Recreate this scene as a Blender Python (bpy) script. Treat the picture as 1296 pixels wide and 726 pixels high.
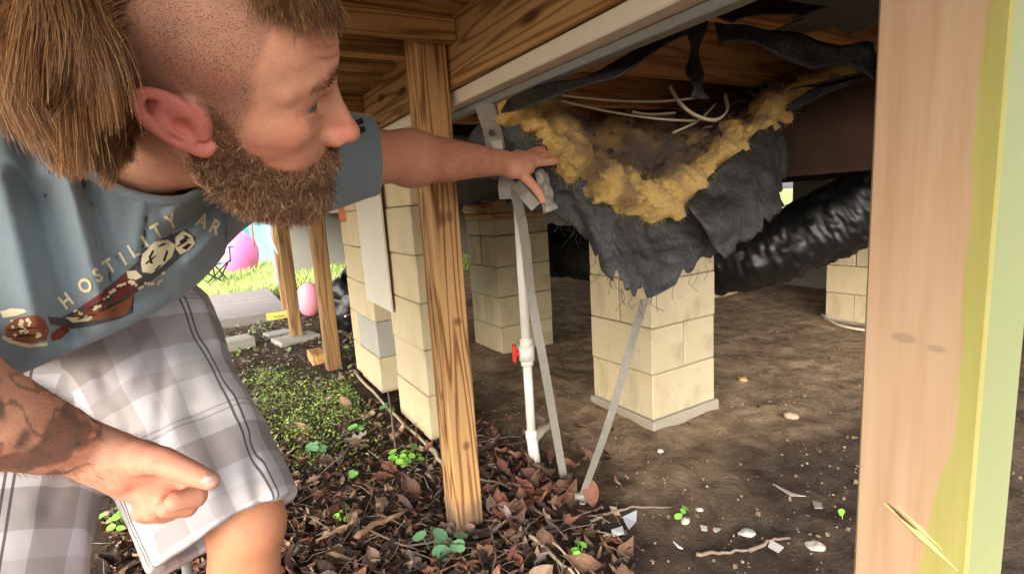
import bpy, bmesh, math, random
import numpy as np
from mathutils import Vector, Matrix, Quaternion, noise as mnoise
from mathutils.bvhtree import BVHTree

for o in list(bpy.data.objects): bpy.data.objects.remove(o)
scene = bpy.context.scene
COL = scene.collection
rng = np.random.default_rng(7)
random.seed(7)

# ---------------------------------------------------------------- camera
CAM = np.array([0.0, 0.0, 0.98]); FPX = 657.0
YAW, PIT, ROL = math.radians(30.39), math.radians(9.02), math.radians(-3.68)
_F = np.array([math.sin(YAW)*math.cos(PIT), math.cos(YAW)*math.cos(PIT), -math.sin(PIT)])
_R = np.array([math.cos(YAW), -math.sin(YAW), 0.0]); _U = np.cross(_R, _F)
CR = math.cos(ROL)*_R + math.sin(ROL)*_U; CU = -math.sin(ROL)*_R + math.cos(ROL)*_U; CF = _F
cam_d = bpy.data.cameras.new('camera'); cam = bpy.data.objects.new('camera', cam_d); COL.objects.link(cam)
m = Matrix(((CR[0], CU[0], -CF[0], CAM[0]), (CR[1], CU[1], -CF[1], CAM[1]), (CR[2], CU[2], -CF[2], CAM[2]), (0, 0, 0, 1)))
cam.matrix_world = m
cam_d.sensor_width = 36.0; cam_d.sensor_fit = 'HORIZONTAL'; cam_d.lens = 36.0*FPX/1296.0
cam_d.clip_start = 0.02; cam_d.clip_end = 900
scene.camera = cam

def ray(px, py): return CF + CR*(px-648.0)/FPX - CU*(py-363.0)/FPX
def at(px, py, D): return CAM + ray(px, py)*D            # photo pixel + metres of depth -> place
def atX(px, py, X): d = ray(px, py); return CAM + d*(X-CAM[0])/d[0]
def ground_at(px, py, z=0.0): d = ray(px, py); return CAM + d*(z-CAM[2])/d[2]

# ---------------------------------------------------------------- light
SUN_EL, SUN_AZ = math.radians(32), math.radians(-128)     # soft sun behind the camera's left shoulder
world = bpy.data.worlds.new('World'); scene.world = world; world.use_nodes = True
nt = world.node_tree; nt.nodes.clear()
sky = nt.nodes.new('ShaderNodeTexSky'); sky.sky_type = 'NISHITA'; sky.sun_disc = False
sky.sun_elevation = SUN_EL; sky.sun_rotation = SUN_AZ
sky.air_density = 1.0; sky.dust_density = 4.0; sky.ozone_density = 0.6
bg = nt.nodes.new('ShaderNodeBackground'); bg.inputs[1].default_value = 0.15
wo = nt.nodes.new('ShaderNodeOutputWorld'); hs = nt.nodes.new('ShaderNodeHueSaturation'); hs.inputs['Saturation'].default_value = .45; nt.links.new(sky.outputs[0], hs.inputs['Color']); nt.links.new(hs.outputs[0], bg.inputs[0]); nt.links.new(bg.outputs[0], wo.inputs[0])
sun_d = bpy.data.lights.new('sun', 'SUN'); sun_d.energy = 0.5; sun_d.angle = math.radians(90); sun_d.color = (1.0, 0.95, 0.87)
sun = bpy.data.objects.new('sun', sun_d); COL.objects.link(sun)
sdir = Vector((math.sin(SUN_AZ)*math.cos(SUN_EL), math.cos(SUN_AZ)*math.cos(SUN_EL), math.sin(SUN_EL)))
sun.rotation_euler = sdir.to_track_quat('Z', 'Y').to_euler(); sun.location = (0, 0, 20)
scene.view_settings.view_transform = 'Standard'; scene.view_settings.look = 'None'
scene.view_settings.exposure = 2.52; scene.view_settings.gamma = 1.0
scene.render.engine = 'CYCLES'
scene.cycles.max_bounces = 8; scene.cycles.diffuse_bounces = 5; scene.cycles.use_denoising = True
scene.cycles.sample_clamp_indirect = 6.0

# ---------------------------------------------------------------- objects
def link(o, parent=None):
    COL.objects.link(o)
    if parent is not None: o.parent = parent
    return o
def tag(o, label=None, cat=None, group=None, kind=None):
    if label: o['label'] = label
    if cat: o['category'] = cat
    if group: o['group'] = group
    if kind: o['kind'] = kind
    return o
def thing(name, label, cat, loc=(0, 0, 0), rz=0.0, group=None):
    o = bpy.data.objects.new(name, None); o.empty_display_size = 0.1; COL.objects.link(o)
    o.location = loc; o.rotation_euler = (0, 0, rz)
    return tag(o, label, cat, group)
def mesh_obj(name, verts, faces, mat=None, parent=None, smooth=False):
    me = bpy.data.meshes.new(name)
    verts = np.asarray(verts, dtype=np.float64)
    if parent is not None:
        inv = parent_inv(parent); verts = verts @ inv[:3, :3].T + inv[:3, 3]
    if isinstance(faces, np.ndarray):
        n, k = faces.shape
        me.vertices.add(len(verts)); me.vertices.foreach_set('co', verts.astype(np.float32).ravel())
        me.loops.add(n*k); me.loops.foreach_set('vertex_index', faces.astype(np.int32).ravel())
        me.polygons.add(n); me.polygons.foreach_set('loop_start', np.arange(0, n*k, k, dtype=np.int32))
        me.update(calc_edges=True); me.validate()
    else:
        me.from_pydata([tuple(v) for v in verts], [], faces); me.update()
    if smooth: me.polygons.foreach_set('use_smooth', [True]*len(me.polygons))
    if mat: me.materials.append(mat)
    o = bpy.data.objects.new(name, me); link(o, parent)
    return o
def parent_inv(p):
    M = np.eye(4); q = p
    chain = []
    while q is not None: chain.append(q); q = q.parent
    for q in reversed(chain):
        M = M @ np.array(Matrix.LocRotScale(q.location, q.rotation_euler, q.scale))
    return np.linalg.inv(M)

class MB:
    """collects simple shapes into one mesh"""
    def __init__(s): s.v = []; s.f = []
    def add(s, v, f):
        n = len(s.v); s.v += [tuple(map(float, p)) for p in v]; s.f += [tuple(i+n for i in q) for q in f]; return s
    def box(s, lo, hi, bev=0.0, M=None):
        b = bmesh.new(); bmesh.ops.create_cube(b, size=1.0)
        lo = np.array(lo, float); hi = np.array(hi, float); c = (lo+hi)/2; d = hi-lo
        for v in b.verts: v.co = Vector((v.co.x*d[0], v.co.y*d[1], v.co.z*d[2]))
        if bev > 0: bmesh.ops.bevel(b, geom=list(b.edges)+list(b.verts), offset=bev, segments=1, affect='EDGES')
        for v in b.verts:
            v.co = v.co + Vector(c)
            if M is not None: v.co = M @ v.co
        b.verts.index_update()
        s.add([v.co for v in b.verts], [[v.index for v in f.verts] for f in b.faces]); b.free(); return s
    def tube(s, pts, r, n=8, cap=True):
        pts = [Vector(p) for p in pts]; rr = r if hasattr(r, '__len__') else [r]*len(pts)
        up = None; rings = []; v = []; f = []
        for i, p in enumerate(pts):
            t = (pts[min(i+1, len(pts)-1)]-pts[max(i-1, 0)]).normalized()
            if up is None:
                up = Vector((0, 0, 1)) if abs(t.z) < .9 else Vector((1, 0, 0))
            a = (up - t*up.dot(t)).normalized(); b = t.cross(a); up = a
            for k in range(n):
                w = 2*math.pi*k/n; v.append(p + (a*math.cos(w)+b*math.sin(w))*rr[i])
        for i in range(len(pts)-1):
            for k in range(n): f.append((i*n+k, i*n+(k+1) % n, (i+1)*n+(k+1) % n, (i+1)*n+k))
        if cap: f.append(tuple(reversed(range(n)))); f.append(tuple((len(pts)-1)*n+k for k in range(n)))
        return s.add(v, f)
    def ribbon(s, pts, w, th, side):
        """a flat strap along pts; side = width direction (or one per point)"""
        pts = [Vector(p) for p in pts]; v = []; f = []
        for i, p in enumerate(pts):
            t = (pts[min(i+1, len(pts)-1)]-pts[max(i-1, 0)]).normalized()
            sd = Vector(side[i] if hasattr(side[0], '__len__') else side); sd = (sd - t*sd.dot(t)).normalized(); nn = t.cross(sd)
            for a, b in ((-1, -1), (1, -1), (1, 1), (-1, 1)): v.append(p + sd*a*w/2 + nn*b*th/2)
        for i in range(len(pts)-1):
            for k in range(4): f.append((i*4+k, i*4+(k+1) % 4, (i+1)*4+(k+1) % 4, (i+1)*4+k))
        f.append((3, 2, 1, 0)); e = (len(pts)-1)*4; f.append((e, e+1, e+2, e+3))
        return s.add(v, f)
    def build(s, name, mat, parent=None, smooth=False):
        o = mesh_obj(name, s.v, s.f, mat, parent, smooth)
        return o

def catmull(pts, n=8):
    P = [np.array(p, float) for p in pts]; P = [2*P[0]-P[1]] + P + [2*P[-1]-P[-2]]; out = []
    for i in range(1, len(P)-2):
        for k in range(n):
            t = k/n; a, b, c, d = P[i-1:i+3]
            out.append(.5*((2*b)+(-a+c)*t+(2*a-5*b+4*c-d)*t*t+(-a+3*b-3*c+d)*t**3))
    out.append(P[-2]); return out

# ---------------------------------------------------------------- materials
class NT:
    def __init__(s, name):
        s.m = bpy.data.materials.new(name); s.m.use_nodes = True; s.t = s.m.node_tree; s.t.nodes.clear()
        s.out = s.t.nodes.new('ShaderNodeOutputMaterial'); s.b = s.t.nodes.new('ShaderNodeBsdfPrincipled')
        s.t.links.new(s.b.outputs[0], s.out.inputs[0])
    def n(s, typ, **kw):
        nd = s.t.nodes.new('ShaderNode'+typ)
        for k, v in kw.items():
            if k.startswith('i_'):
                key = k[2:]; key = int(key) if key.isdigit() else key.replace('_', ' ')
                s.set(nd.inputs[key], v)
            else: setattr(nd, k, v)
        return nd
    def set(s, inp, v):
        if isinstance(v, bpy.types.NodeSocket): s.t.links.new(v, inp)
        elif isinstance(v, bpy.types.Node): s.t.links.new(v.outputs[0], inp)
        else:
            if hasattr(v, '__len__') and len(v) == 3 and inp.type == 'RGBA': v = (*v, 1)
            inp.default_value = v
    def coord(s, kind='Object', scale=(1, 1, 1), rot=(0, 0, 0), loc=(0, 0, 0)):
        tc = s.n('TexCoord'); mp = s.n('Mapping'); s.t.links.new(tc.outputs[kind], mp.inputs[0])
        mp.inputs['Scale'].default_value = scale; mp.inputs['Rotation'].default_value = rot; mp.inputs['Location'].default_value = loc
        return mp.outputs[0]
    def attr(s, name): return s.n('Attribute', attribute_name=name)
    def noise(s, vec, scale, detail=4, rough=.55, dist=0.0):
        nd = s.n('TexNoise', i_Scale=scale, i_Detail=detail, i_Roughness=rough, i_Distortion=dist); s.set(nd.inputs['Vector'], vec); return nd.outputs[0]
    def ramp(s, fac, stops):
        nd = s.n('ValToRGB'); s.set(nd.inputs[0], fac); cr = nd.color_ramp
        while len(cr.elements) < len(stops): cr.elements.new(.5)
        for e, (p, c) in zip(cr.elements, stops):
            e.position = p; e.color = (*c, 1) if len(c) == 3 else c
        return nd.outputs[0]
    def mix(s, fac, a, b, mode='MIX'):
        nd = s.n('Mix', data_type='RGBA', blend_type=mode)
        s.set(nd.inputs[0], fac); s.set(nd.inputs[6], a); s.set(nd.inputs[7], b); return nd.outputs[2]
    def math(s, op, a, b=None, c=None):
        nd = s.n('Math', operation=op); s.set(nd.inputs[0], a)
        if b is not None: s.set(nd.inputs[1], b)
        if c is not None: s.set(nd.inputs[2], c)
        return nd.outputs[0]
    def bump(s, h, strength=.3, dist=.01):
        nd = s.n('Bump', i_Strength=strength, i_Distance=dist); s.set(nd.inputs['Height'], h); s.set(s.b.inputs['Normal'], nd.outputs[0]); return nd
    def fin(s, col=None, rough=.8, spec=None, metal=None, sss=None):
        if col is not None: s.set(s.b.inputs['Base Color'], col)
        s.set(s.b.inputs['Roughness'], rough)
        if spec is not None: s.b.inputs['Specular IOR Level'].default_value = spec
        if metal is not None: s.set(s.b.inputs['Metallic'], metal)
        if sss: s.b.inputs['Subsurface Weight'].default_value = sss; s.b.inputs['Subsurface Radius'].default_value = (1, .35, .2); s.b.inputs['Subsurface Scale'].default_value = .008
        return s.m
def lin(r, g, b):
    f = lambda c: (c/255/12.92) if c/255 <= .04045 else ((c/255+.055)/1.055)**2.4
    return (f(r), f(g), f(b))
def plain(name, col, rough=.7, spec=.3, metal=0.0, vary=.25, scale=40, bump=.0):
    k = NT(name); v = k.coord('Object'); n_ = k.noise(v, scale, 5)
    c = k.mix(n_, tuple(x*(1-vary) for x in col), tuple(min(1, x*(1+vary)) for x in col))
    if bump: k.bump(n_, bump, .004)
    return k.fin(c, rough, spec, metal)
def wood(name, axis, dark, mid, light, grain=1.0, knots=True, seed=0.0, stain=None):
    """sawn softwood, grain along the given axis of the object"""
    k = NT(name)
    sc = [14, 14, 14]; sc[axis] = .9
    v = k.coord('Object', scale=tuple(sc), loc=(seed, seed*1.7, seed*.6))
    big = k.noise(k.coord('Object', scale=tuple(3 if i != axis else .8 for i in range(3)), loc=(seed, seed, 0)), 1.6, 3)
    ring = k.noise(k.coord('Object', scale=tuple(15 if i != axis else .8 for i in range(3)), loc=(seed*2.3, seed, seed*1.1)), 1.0, 2, .4)
    wave = k.math('ADD', k.math('MULTIPLY', k.math('SINE', k.math('MULTIPLY', ring, 52*grain)), .5), .5)
    fine = k.noise(k.coord('Object', scale=tuple(160 if i != axis else 4 for i in range(3))), 1.0, 4)
    c = k.ramp(wave, [(0.0, dark), (.22, mid), (.6, light), (1, light)])
    c = k.mix(k.math('MULTIPLY', fine, .55), c, mid, 'MIX')
    c = k.mix(k.ramp(big, [(.35, (.0,)*3), (.7, (.6,)*3)]), c, dark, 'MIX') if stain is None else k.mix(k.ramp(big, [(.45, (0,)*3), (.7, (.7,)*3)]), c, stain)
    h = k.math('ADD', k.math('MULTIPLY', wave, .5), fine)
    if knots:
        vo = k.n('TexVoronoi', i_Scale=1.0, i_Randomness=1.0); k.set(vo.inputs['Vector'], k.coord('Object', scale=tuple(9 if i != axis else 2.6 for i in range(3)), loc=(seed*3, seed, seed)))
        kn = k.ramp(vo.outputs['Distance'], [(.05, (1,)*3), (.16, (.0,)*3)])
        c = k.mix(kn, c, tuple(x*.45 for x in dark))
    k.bump(h, .35, .002)
    return k.fin(c, .75, .25)
# ---------------------------------------------------------------- smooth solids (signed distance fields turned into meshes)
class SDF:
    def __init__(s, lo, hi, h):
        s.lo = np.array(lo, float); s.h = h
        s.n = np.ceil((np.array(hi, float)-s.lo)/h).astype(int)+1
        s.D = np.full(tuple(s.n), 1.0, np.float32)
    def _sl(s, lo, hi):
        a = np.clip(np.floor((np.array(lo)-s.lo)/s.h).astype(int), 0, s.n); b = np.clip(np.ceil((np.array(hi)-s.lo)/s.h).astype(int)+1, 0, s.n)
        return a, b
    def _grid(s, a, b):
        ax = [(s.lo[i]+np.arange(a[i], b[i])*s.h).astype(np.float32) for i in range(3)]
        return ax[0][:, None, None], ax[1][None, :, None], ax[2][None, None, :]
    def op(s, lo, hi, fn, k, mode='u'):
        m = abs(k)+3*s.h
        a, b = s._sl(np.array(lo)-m, np.array(hi)+m)
        if np.any(b <= a): return s
        sl = tuple(slice(a[i], b[i]) for i in range(3)); d = fn(*s._grid(a, b)).astype(np.float32); D = s.D[sl]
        if mode == 'u':
            if k > 0: hh = np.clip(.5+.5*(D-d)/k, 0, 1); s.D[sl] = D*(1-hh)+d*hh-k*hh*(1-hh)
            else: s.D[sl] = np.minimum(D, d)
        else:
            d = -d
            if k > 0: hh = np.clip(.5-.5*(D-d)/k, 0, 1); s.D[sl] = D*(1-hh)+d*hh+k*hh*(1-hh)
            else: s.D[sl] = np.maximum(D, d)
        return s
    def cone(s, a, b, ra, rb, k=.01, mode='u', flat=None):
        """tapered capsule; flat=(dir, f) squashes it along dir by f"""
        a = np.array(a, float); b = np.array(b, float); ab = b-a; L2 = max(ab@ab, 1e-12); r = max(ra, rb)
        def fn(X, Y, Z):
            x, y, z = X-a[0], Y-a[1], Z-a[2]
            t = np.clip((x*ab[0]+y*ab[1]+z*ab[2])/L2, 0, 1)
            qx, qy, qz = x-t*ab[0], y-t*ab[1], z-t*ab[2]
            R = ra+(rb-ra)*t
            if flat is not None:
                n, f = flat; p = qx*n[0]+qy*n[1]+qz*n[2]
                d2 = qx*qx+qy*qy+qz*qz-p*p; return (np.sqrt(d2+(p/f)**2)-R)*min(1, f)
            return np.sqrt(qx*qx+qy*qy+qz*qz)-R
        return s.op(np.minimum(a, b)-r, np.maximum(a, b)+r, fn, k, mode)
    def chain(s, pts, rr, k=.01, mode='u'):
        """tapered tube through the points, joined to the rest with one smooth blend"""
        Q = np.array([np.array(p, float) for p in pts]); R = max(rr)
        def fn(X, Y, Z):
            out = None
            for i in range(len(Q)-1):
                a, ab = Q[i], Q[i+1]-Q[i]; L2 = max(ab@ab, 1e-12); x, y, z = X-a[0], Y-a[1], Z-a[2]
                t = np.clip((x*ab[0]+y*ab[1]+z*ab[2])/L2, 0, 1)
                d = np.sqrt((x-t*ab[0])**2+(y-t*ab[1])**2+(z-t*ab[2])**2)-(rr[i]+(rr[i+1]-rr[i])*t)
                out = d if out is None else np.minimum(out, d)
            return out
        return s.op(Q.min(0)-R, Q.max(0)+R, fn, k, mode)
    def ell(s, c, r, k=.01, M=None, mode='u'):
        c = np.array(c, float); r = np.array(r, float) if hasattr(r, '__len__') else np.array([r]*3, float); M = np.eye(3) if M is None else M
        def fn(X, Y, Z):
            x, y, z = X-c[0], Y-c[1], Z-c[2]
            q = [(x*M[0, i]+y*M[1, i]+z*M[2, i]) for i in range(3)]
            k0 = np.sqrt(sum((q[i]/r[i])**2 for i in range(3)))+1e-9; k1 = np.sqrt(sum((q[i]/r[i]**2)**2 for i in range(3)))+1e-9
            return k0*(k0-1)/k1
        return s.op(c-r.max(), c+r.max(), fn, k, mode)
    def plane_cut(s, p, n):
        """remove the side the normal points to"""
        X, Y, Z = s._grid(np.zeros(3, int), s.n); n = np.array(n, float); n /= np.linalg.norm(n)
        s.D = np.maximum(s.D, ((X-p[0])*n[0]+(Y-p[1])*n[1]+(Z-p[2])*n[2]).astype(np.float32)); return s
    def field(s, amp_fn):
        """displace the surface by a function of position, only near it"""
        idx = np.nonzero(np.abs(s.D) < 4*s.h+.012); P = s.lo+np.stack(idx, 1)*s.h
        s.D[idx] += amp_fn(P).astype(np.float32); return s
    def shell(s, t): s.D = np.maximum(s.D, -(s.D+t)); return s
    def mesh(s):
        D = s.D; S = D < 0
        c = np.zeros(tuple(np.array(D.shape)-1), np.uint8)
        for i in (0, 1):
            for j in (0, 1):
                for k in (0, 1): c += S[i:D.shape[0]-1+i, j:D.shape[1]-1+j, k:D.shape[2]-1+k]
        cell = np.nonzero((c > 0) & (c < 8)); n = len(cell[0]); idm = np.full(c.shape, -1, np.int64); idm[cell] = np.arange(n)
        I = np.stack(cell, 1); acc = np.zeros((n, 3)); cnt = np.zeros(n)
        cor = [(i, j, k) for i in (0, 1) for j in (0, 1) for k in (0, 1)]
        val = {q: D[I[:, 0]+q[0], I[:, 1]+q[1], I[:, 2]+q[2]] for q in cor}
        for q in cor:
            for ax in range(3):
                if q[ax]: continue
                q2 = list(q); q2[ax] = 1; q2 = tuple(q2); a, b = val[q], val[q2]; m_ = (a < 0) != (b < 0)
                t = np.where(m_, a/np.where(a-b == 0, 1, a-b), 0); p = np.array(q, float)[None].repeat(n, 0); p[:, ax] += t
                acc += p*m_[:, None]; cnt += m_
        V = s.lo+(I+acc/cnt[:, None])*s.h; F = []
        for ax in range(3):
            sl0 = [slice(None)]*3; sl1 = [slice(None)]*3; sl0[ax] = slice(0, -1); sl1[ax] = slice(1, None)
            A, B = S[tuple(sl0)], S[tuple(sl1)]; u, w = [(1, 2), (2, 0), (0, 1)][ax]
            e = np.stack(np.nonzero(A != B), 1)
            e = e[(e[:, u] > 0) & (e[:, w] > 0) & (e[:, u] < D.shape[u]-1) & (e[:, w] < D.shape[w]-1)]
            o = np.zeros(3, int)
            def cid(du, dw):
                q = e.copy(); q[:, u] += du; q[:, w] += dw; return idm[q[:, 0], q[:, 1], q[:, 2]]
            quad = np.stack([cid(-1, -1), cid(0, -1), cid(0, 0), cid(-1, 0)], 1)
            ins = A[e[:, 0], e[:, 1], e[:, 2]]; quad = np.where(ins[:, None], quad, quad[:, ::-1]); F.append(quad)
        F = np.concatenate(F); F = F[(F >= 0).all(1)]
        return V, F
def smooth_verts(V, F, it=2, lam=.5):
    e = np.concatenate([F[:, [i, (i+1) % F.shape[1]]] for i in range(F.shape[1])]); n = len(V)
    deg = np.bincount(e[:, 0], minlength=n)+np.bincount(e[:, 1], minlength=n); deg = np.maximum(deg, 1)
    for _ in range(it):
        a = np.stack([np.bincount(e[:, 0], V[e[:, 1], i], n)+np.bincount(e[:, 1], V[e[:, 0], i], n) for i in range(3)], 1)/deg[:, None]
        V = V+(a-V)*lam
    return V
def vert_normals(V, F):
    fn = np.cross(V[F[:, 2]]-V[F[:, 0]], V[F[:, 3 % F.shape[1]]]-V[F[:, 1]]) if F.shape[1] == 4 else np.cross(V[F[:, 1]]-V[F[:, 0]], V[F[:, 2]]-V[F[:, 0]])
    N = np.zeros_like(V)
    for i in range(F.shape[1]):
        for a in range(3): N[:, a] += np.bincount(F[:, i], fn[:, a], len(V))
    return N/(np.linalg.norm(N, axis=1, keepdims=True)+1e-12)
# cheap smooth value noise on arrays of points
_nt = np.random.default_rng(3).random((32, 32, 32)).astype(np.float32)
def vnoise(P, scale):
    q = np.asarray(P)*scale; i = np.floor(q).astype(int); f = q-i; f = f*f*(3-2*f); r = 0
    for a in (0, 1):
        for b in (0, 1):
            for c in (0, 1):
                w = (f[:, 0] if a else 1-f[:, 0])*(f[:, 1] if b else 1-f[:, 1])*(f[:, 2] if c else 1-f[:, 2])
                r = r+w*_nt[(i[:, 0]+a) % 32, (i[:, 1]+b) % 32, (i[:, 2]+c) % 32]
    return r*2-1
def fbm(P, scale, oct=4): return sum(vnoise(np.asarray(P)+7.3*k, scale*2**k)/2**k for k in range(oct))
def rot3(y, p, r):
    c, s = math.cos(y), math.sin(y); Z = np.array([[c, -s, 0], [s, c, 0], [0, 0, 1]])
    c, s = math.cos(p), math.sin(p); Y = np.array([[c, 0, s], [0, 1, 0], [-s, 0, c]])
    c, s = math.cos(r), math.sin(r); X = np.array([[1, 0, 0], [0, c, -s], [0, s, c]])
    return Z@Y@X
def set_color(o, name, C):
    a = o.data.color_attributes.new(name, 'FLOAT_COLOR', 'POINT'); C = np.asarray(C, np.float32)
    if C.shape[1] == 3: C = np.concatenate([C, np.ones((len(C), 1), np.float32)], 1)
    a.data.foreach_set('color', C.ravel())
def set_vec(o, name, A):
    a = o.data.attributes.new(name, 'FLOAT_VECTOR', 'POINT'); a.data.foreach_set('vector', np.asarray(A, np.float32).ravel())
def strands(name, paths, r0, r1, mat, parent, cols=None):
    """paths: (n, k, 3) hair centre lines -> one mesh of thin three-sided hairs"""
    n, k, _ = paths.shape; T = np.gradient(paths, axis=1); T /= np.linalg.norm(T, axis=2, keepdims=True)+1e-9
    up = rng.normal(size=(n, 1, 3)); A = np.cross(T, up); A /= np.linalg.norm(A, axis=2, keepdims=True)+1e-9; B = np.cross(T, A)
    rad = np.linspace(r0, r1, k)[None, :, None]; V = np.stack([paths+rad*(A*math.cos(w)+B*math.sin(w)) for w in (0, 2.094, 4.189)], 2)  # n,k,3,3
    V = V.reshape(-1, 3); base = (np.arange(n)*k*3)[:, None, None, None]; seg = (np.arange(k-1)*3)[None, :, None, None]; c = np.arange(3)[None, None, :, None]
    c2 = (c+1) % 3; F = np.concatenate([base+seg+c, base+seg+c2, base+seg+3+c2, base+seg+3+c], 3).reshape(-1, 4)
    o = mesh_obj(name, V, F, mat, parent, True)
    if cols is not None: set_color(o, 'tint', np.repeat(cols, k*3, 0))
    return o
# ---------------------------------------------------------------- the man
def skin_mat():
    k = NT('skin'); a = k.attr('tint'); v = k.coord('Object')
    n1 = k.noise(v, 60, 5); n2 = k.noise(v, 420, 3)
    c = k.mix(k.ramp(n1, [(.35, (0,)*3), (.75, (.45,)*3)]), a.outputs[0], (.58, .20, .13), 'MIX')
    c = k.mix(.25, c, k.ramp(n2, [(.3, (.55,)*3), (.7, (1.0,)*3)]), 'MULTIPLY')
    k.bump(k.math('ADD', n2, k.math('MULTIPLY', n1, .6)), .22, .0012)
    return k.fin(c, .56, .3, sss=.1)
def hair_mat(name, rough=.5):
    k = NT(name); a = k.attr('tint'); return k.fin(a.outputs[0], rough, .35)
SKIN = skin_mat()
HO = np.array([.034, .588, 1.111]); HR = rot3(math.radians(-8), math.radians(13.6), math.radians(37))
def H(x, y, z): return HO+HR@np.array([x, y, z])
person = thing('person', 'bearded man in grey blue printed T-shirt and plaid shorts bending and reaching under the house', 'person', tuple(float(x) for x in (-.1, .85, 0)))
bodyV, bodyF, bodyC = [], [], []
def add_body(V, F, C):
    bodyF.append(F+sum(len(v) for v in bodyV)); bodyV.append(V); bodyC.append(C)
base_skin = np.array(lin(228, 168, 136)); red_skin = np.array(lin(214, 112, 96)); pale_skin = np.array(lin(222, 168, 138))

# --- head, worked in its own axes: x to the face, y to his left, z up, origin between the ears
g = SDF((-.135, -.115, -.19), (.15, .1, .155), .0021)
g.ell((-.008, 0, .05), (.103, .077, .087), .0)
g.ell((.035, 0, .055), (.060, .064, .062), .03)
g.ell((.035, 0, -.02), (.058, .060, .07), .03)
for s in (-1, 1):
    g.chain([(-.008, s*.060, -.02), (.002, s*.056, -.062), (.045, s*.040, -.09), (.082, s*.014, -.1)], [.016, .017, .017, .017], .025)
    g.ell((.056, s*.048, -.006), (.027, .015, .015), .03)
    g.ell((.070, s*.03, -.035), (.024, .022, .024), .02)
    g.chain([(.089, s*.010, .040), (.084, s*.034, .045), (.062, s*.056, .036)], [.010, .0105, .009], .012)
    g.ell((.094, s*.036, .0185), (.018, .017, .012), .010, mode='s')
g.ell((.074, 0, -.002), (.024, .022, .042), .014)
g.ell((.083, 0, -.094), (.020, .024, .018), .018)
g.ell((.088, 0, -.052), (.020, .026, .020), .018)
g.chain([(.093, 0, .036), (.104, 0, .012), (.121, 0, -.017)], [.0085, .0085, .0125], .008)
g.ell((.122, 0, -.019), (.0125, .0135, .0115), .006)
g.chain([(.090, 0, .012), (.100, 0, -.010), (.104, 0, -.024)], [.013, .0145, .014], .008)
for s in (-1, 1):
    g.ell((.108, s*.014, -.023), (.0135, .0075, .0095), .005)
    g.ell((.112, s*.007, -.0335), (.007, .0035, .005), .003, mode='s')
    # lids: a skin cap over the eyeball with an almond slit cut in it
    ec = np.array([.0765, s*.0345, .0185]); My = rot3(s*.32, 0, 0)
    g.ell(ec, (.0138, .0142, .0132), .007)
    g.ell(ec+My@np.array([.0105, .0, -.0008]), (.0105, .0132, .0043), .0022, My, mode='s')
    g.chain([(.066, s*.052, .010), (.079, s*.038, .0055), (.087, s*.022, .005)], [.0045, .0050, .004], .008)
    g.chain([(.091, s*.016, .032), (.0875, s*.030, .0350), (.076, s*.047, .0295), (.063, s*.056, .018)], [.0050, .0056, .0052, .0048], .007)
def crease(P):
    x, y, z = P.T; d = np.zeros(len(P)); fr = np.clip((x-.045)/.02, 0, 1)
    for zc, w, a in ((.066, .0019, .0028), (.075, .0019, .0034), (.085, .0019, .0022)): d += a*fr*np.exp(-((z-zc-.003*np.sin(y*75)+.10*np.abs(y)*0)/w)**2)*np.clip((.055-np.abs(y))/.02, 0, 1)
    ay = np.abs(y)
    for k_ in range(3): d += .0009*np.exp(-((z-.019+(k_-1)*.35*(.078-x)-(k_-1)*.002)/.0011)**2)*np.clip((.070-x)/.006, 0, 1)*np.clip((x-.048)/.008, 0, 1)*(ay > .035)
    d += .0016*np.exp(-((z-(.002+.25*(.085-x)))/.0016)**2)*np.clip((x-.066)/.008, 0, 1)*(ay > .018)*(ay < .05)*np.clip((.1-x)/.005, 0, 1)
    return d+.0005*fbm(P, 70, 2)
g.field(crease)
# ears
for s in (-1, 1):
    def E(u, w, o): return np.array((-.012-u*.78-.40*w, s*(.071+o), -.004+w*.66))      # u backwards, w upwards, o outwards
    g.ell(E(-.002, 0, .004), (.018, .008, .022), .006)
    hel = [E(-.013, .006, .007), E(-.012, .022, .010), E(-.002, .036, .014), E(.014, .038, .018), E(.027, .026, .021), E(.030, .006, .022), E(.024, -.012, .019), E(.012, -.026, .013), E(.000, -.034, .009), E(-.010, -.028, .005)]
    rr = list(np.interp(np.linspace(0, 9, 37), range(10), [.0034, .0042, .0048, .0052, .0050, .0046, .0046, .0056, .0062, .0045]))
    g.chain(catmull(hel, 4), rr, .003); g.ell(E(.008, .020, .011), (.014, .005, .012), .004)
    g.ell(E(.008, .004, .012), (.018, .0055, .019), .006)
    g.ell(E(.002, -.003, .019), (.0105, .0085, .0105), .005, mode='s')
    g.chain(catmull([E(.006, .026, .018), E(.016, .014, .0195), E(.014, -.004, .0185), E(.004, -.018, .0145)], 4), [.0028]*13, .004)
    g.chain([E(-.013, .002, .009), E(-.010, -.012, .009)], [.0048, .005], .004)
# neck
NKB = at(186, 178, .57)
nb = HR.T@(NKB-HO)
g.cone((-.028, 0, -.03), nb, .050, .054, .03)
g.cone((.03, 0, -.075), nb+np.array([.02, 0, 0]), .030, .04, .03)
hV, hF = g.mesh(); hV = smooth_verts(hV, hF, 1)
hL = hV.copy(); hV = hV@HR.T+HO; hN = vert_normals(hV, hF); hNL = hN@HR
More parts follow.
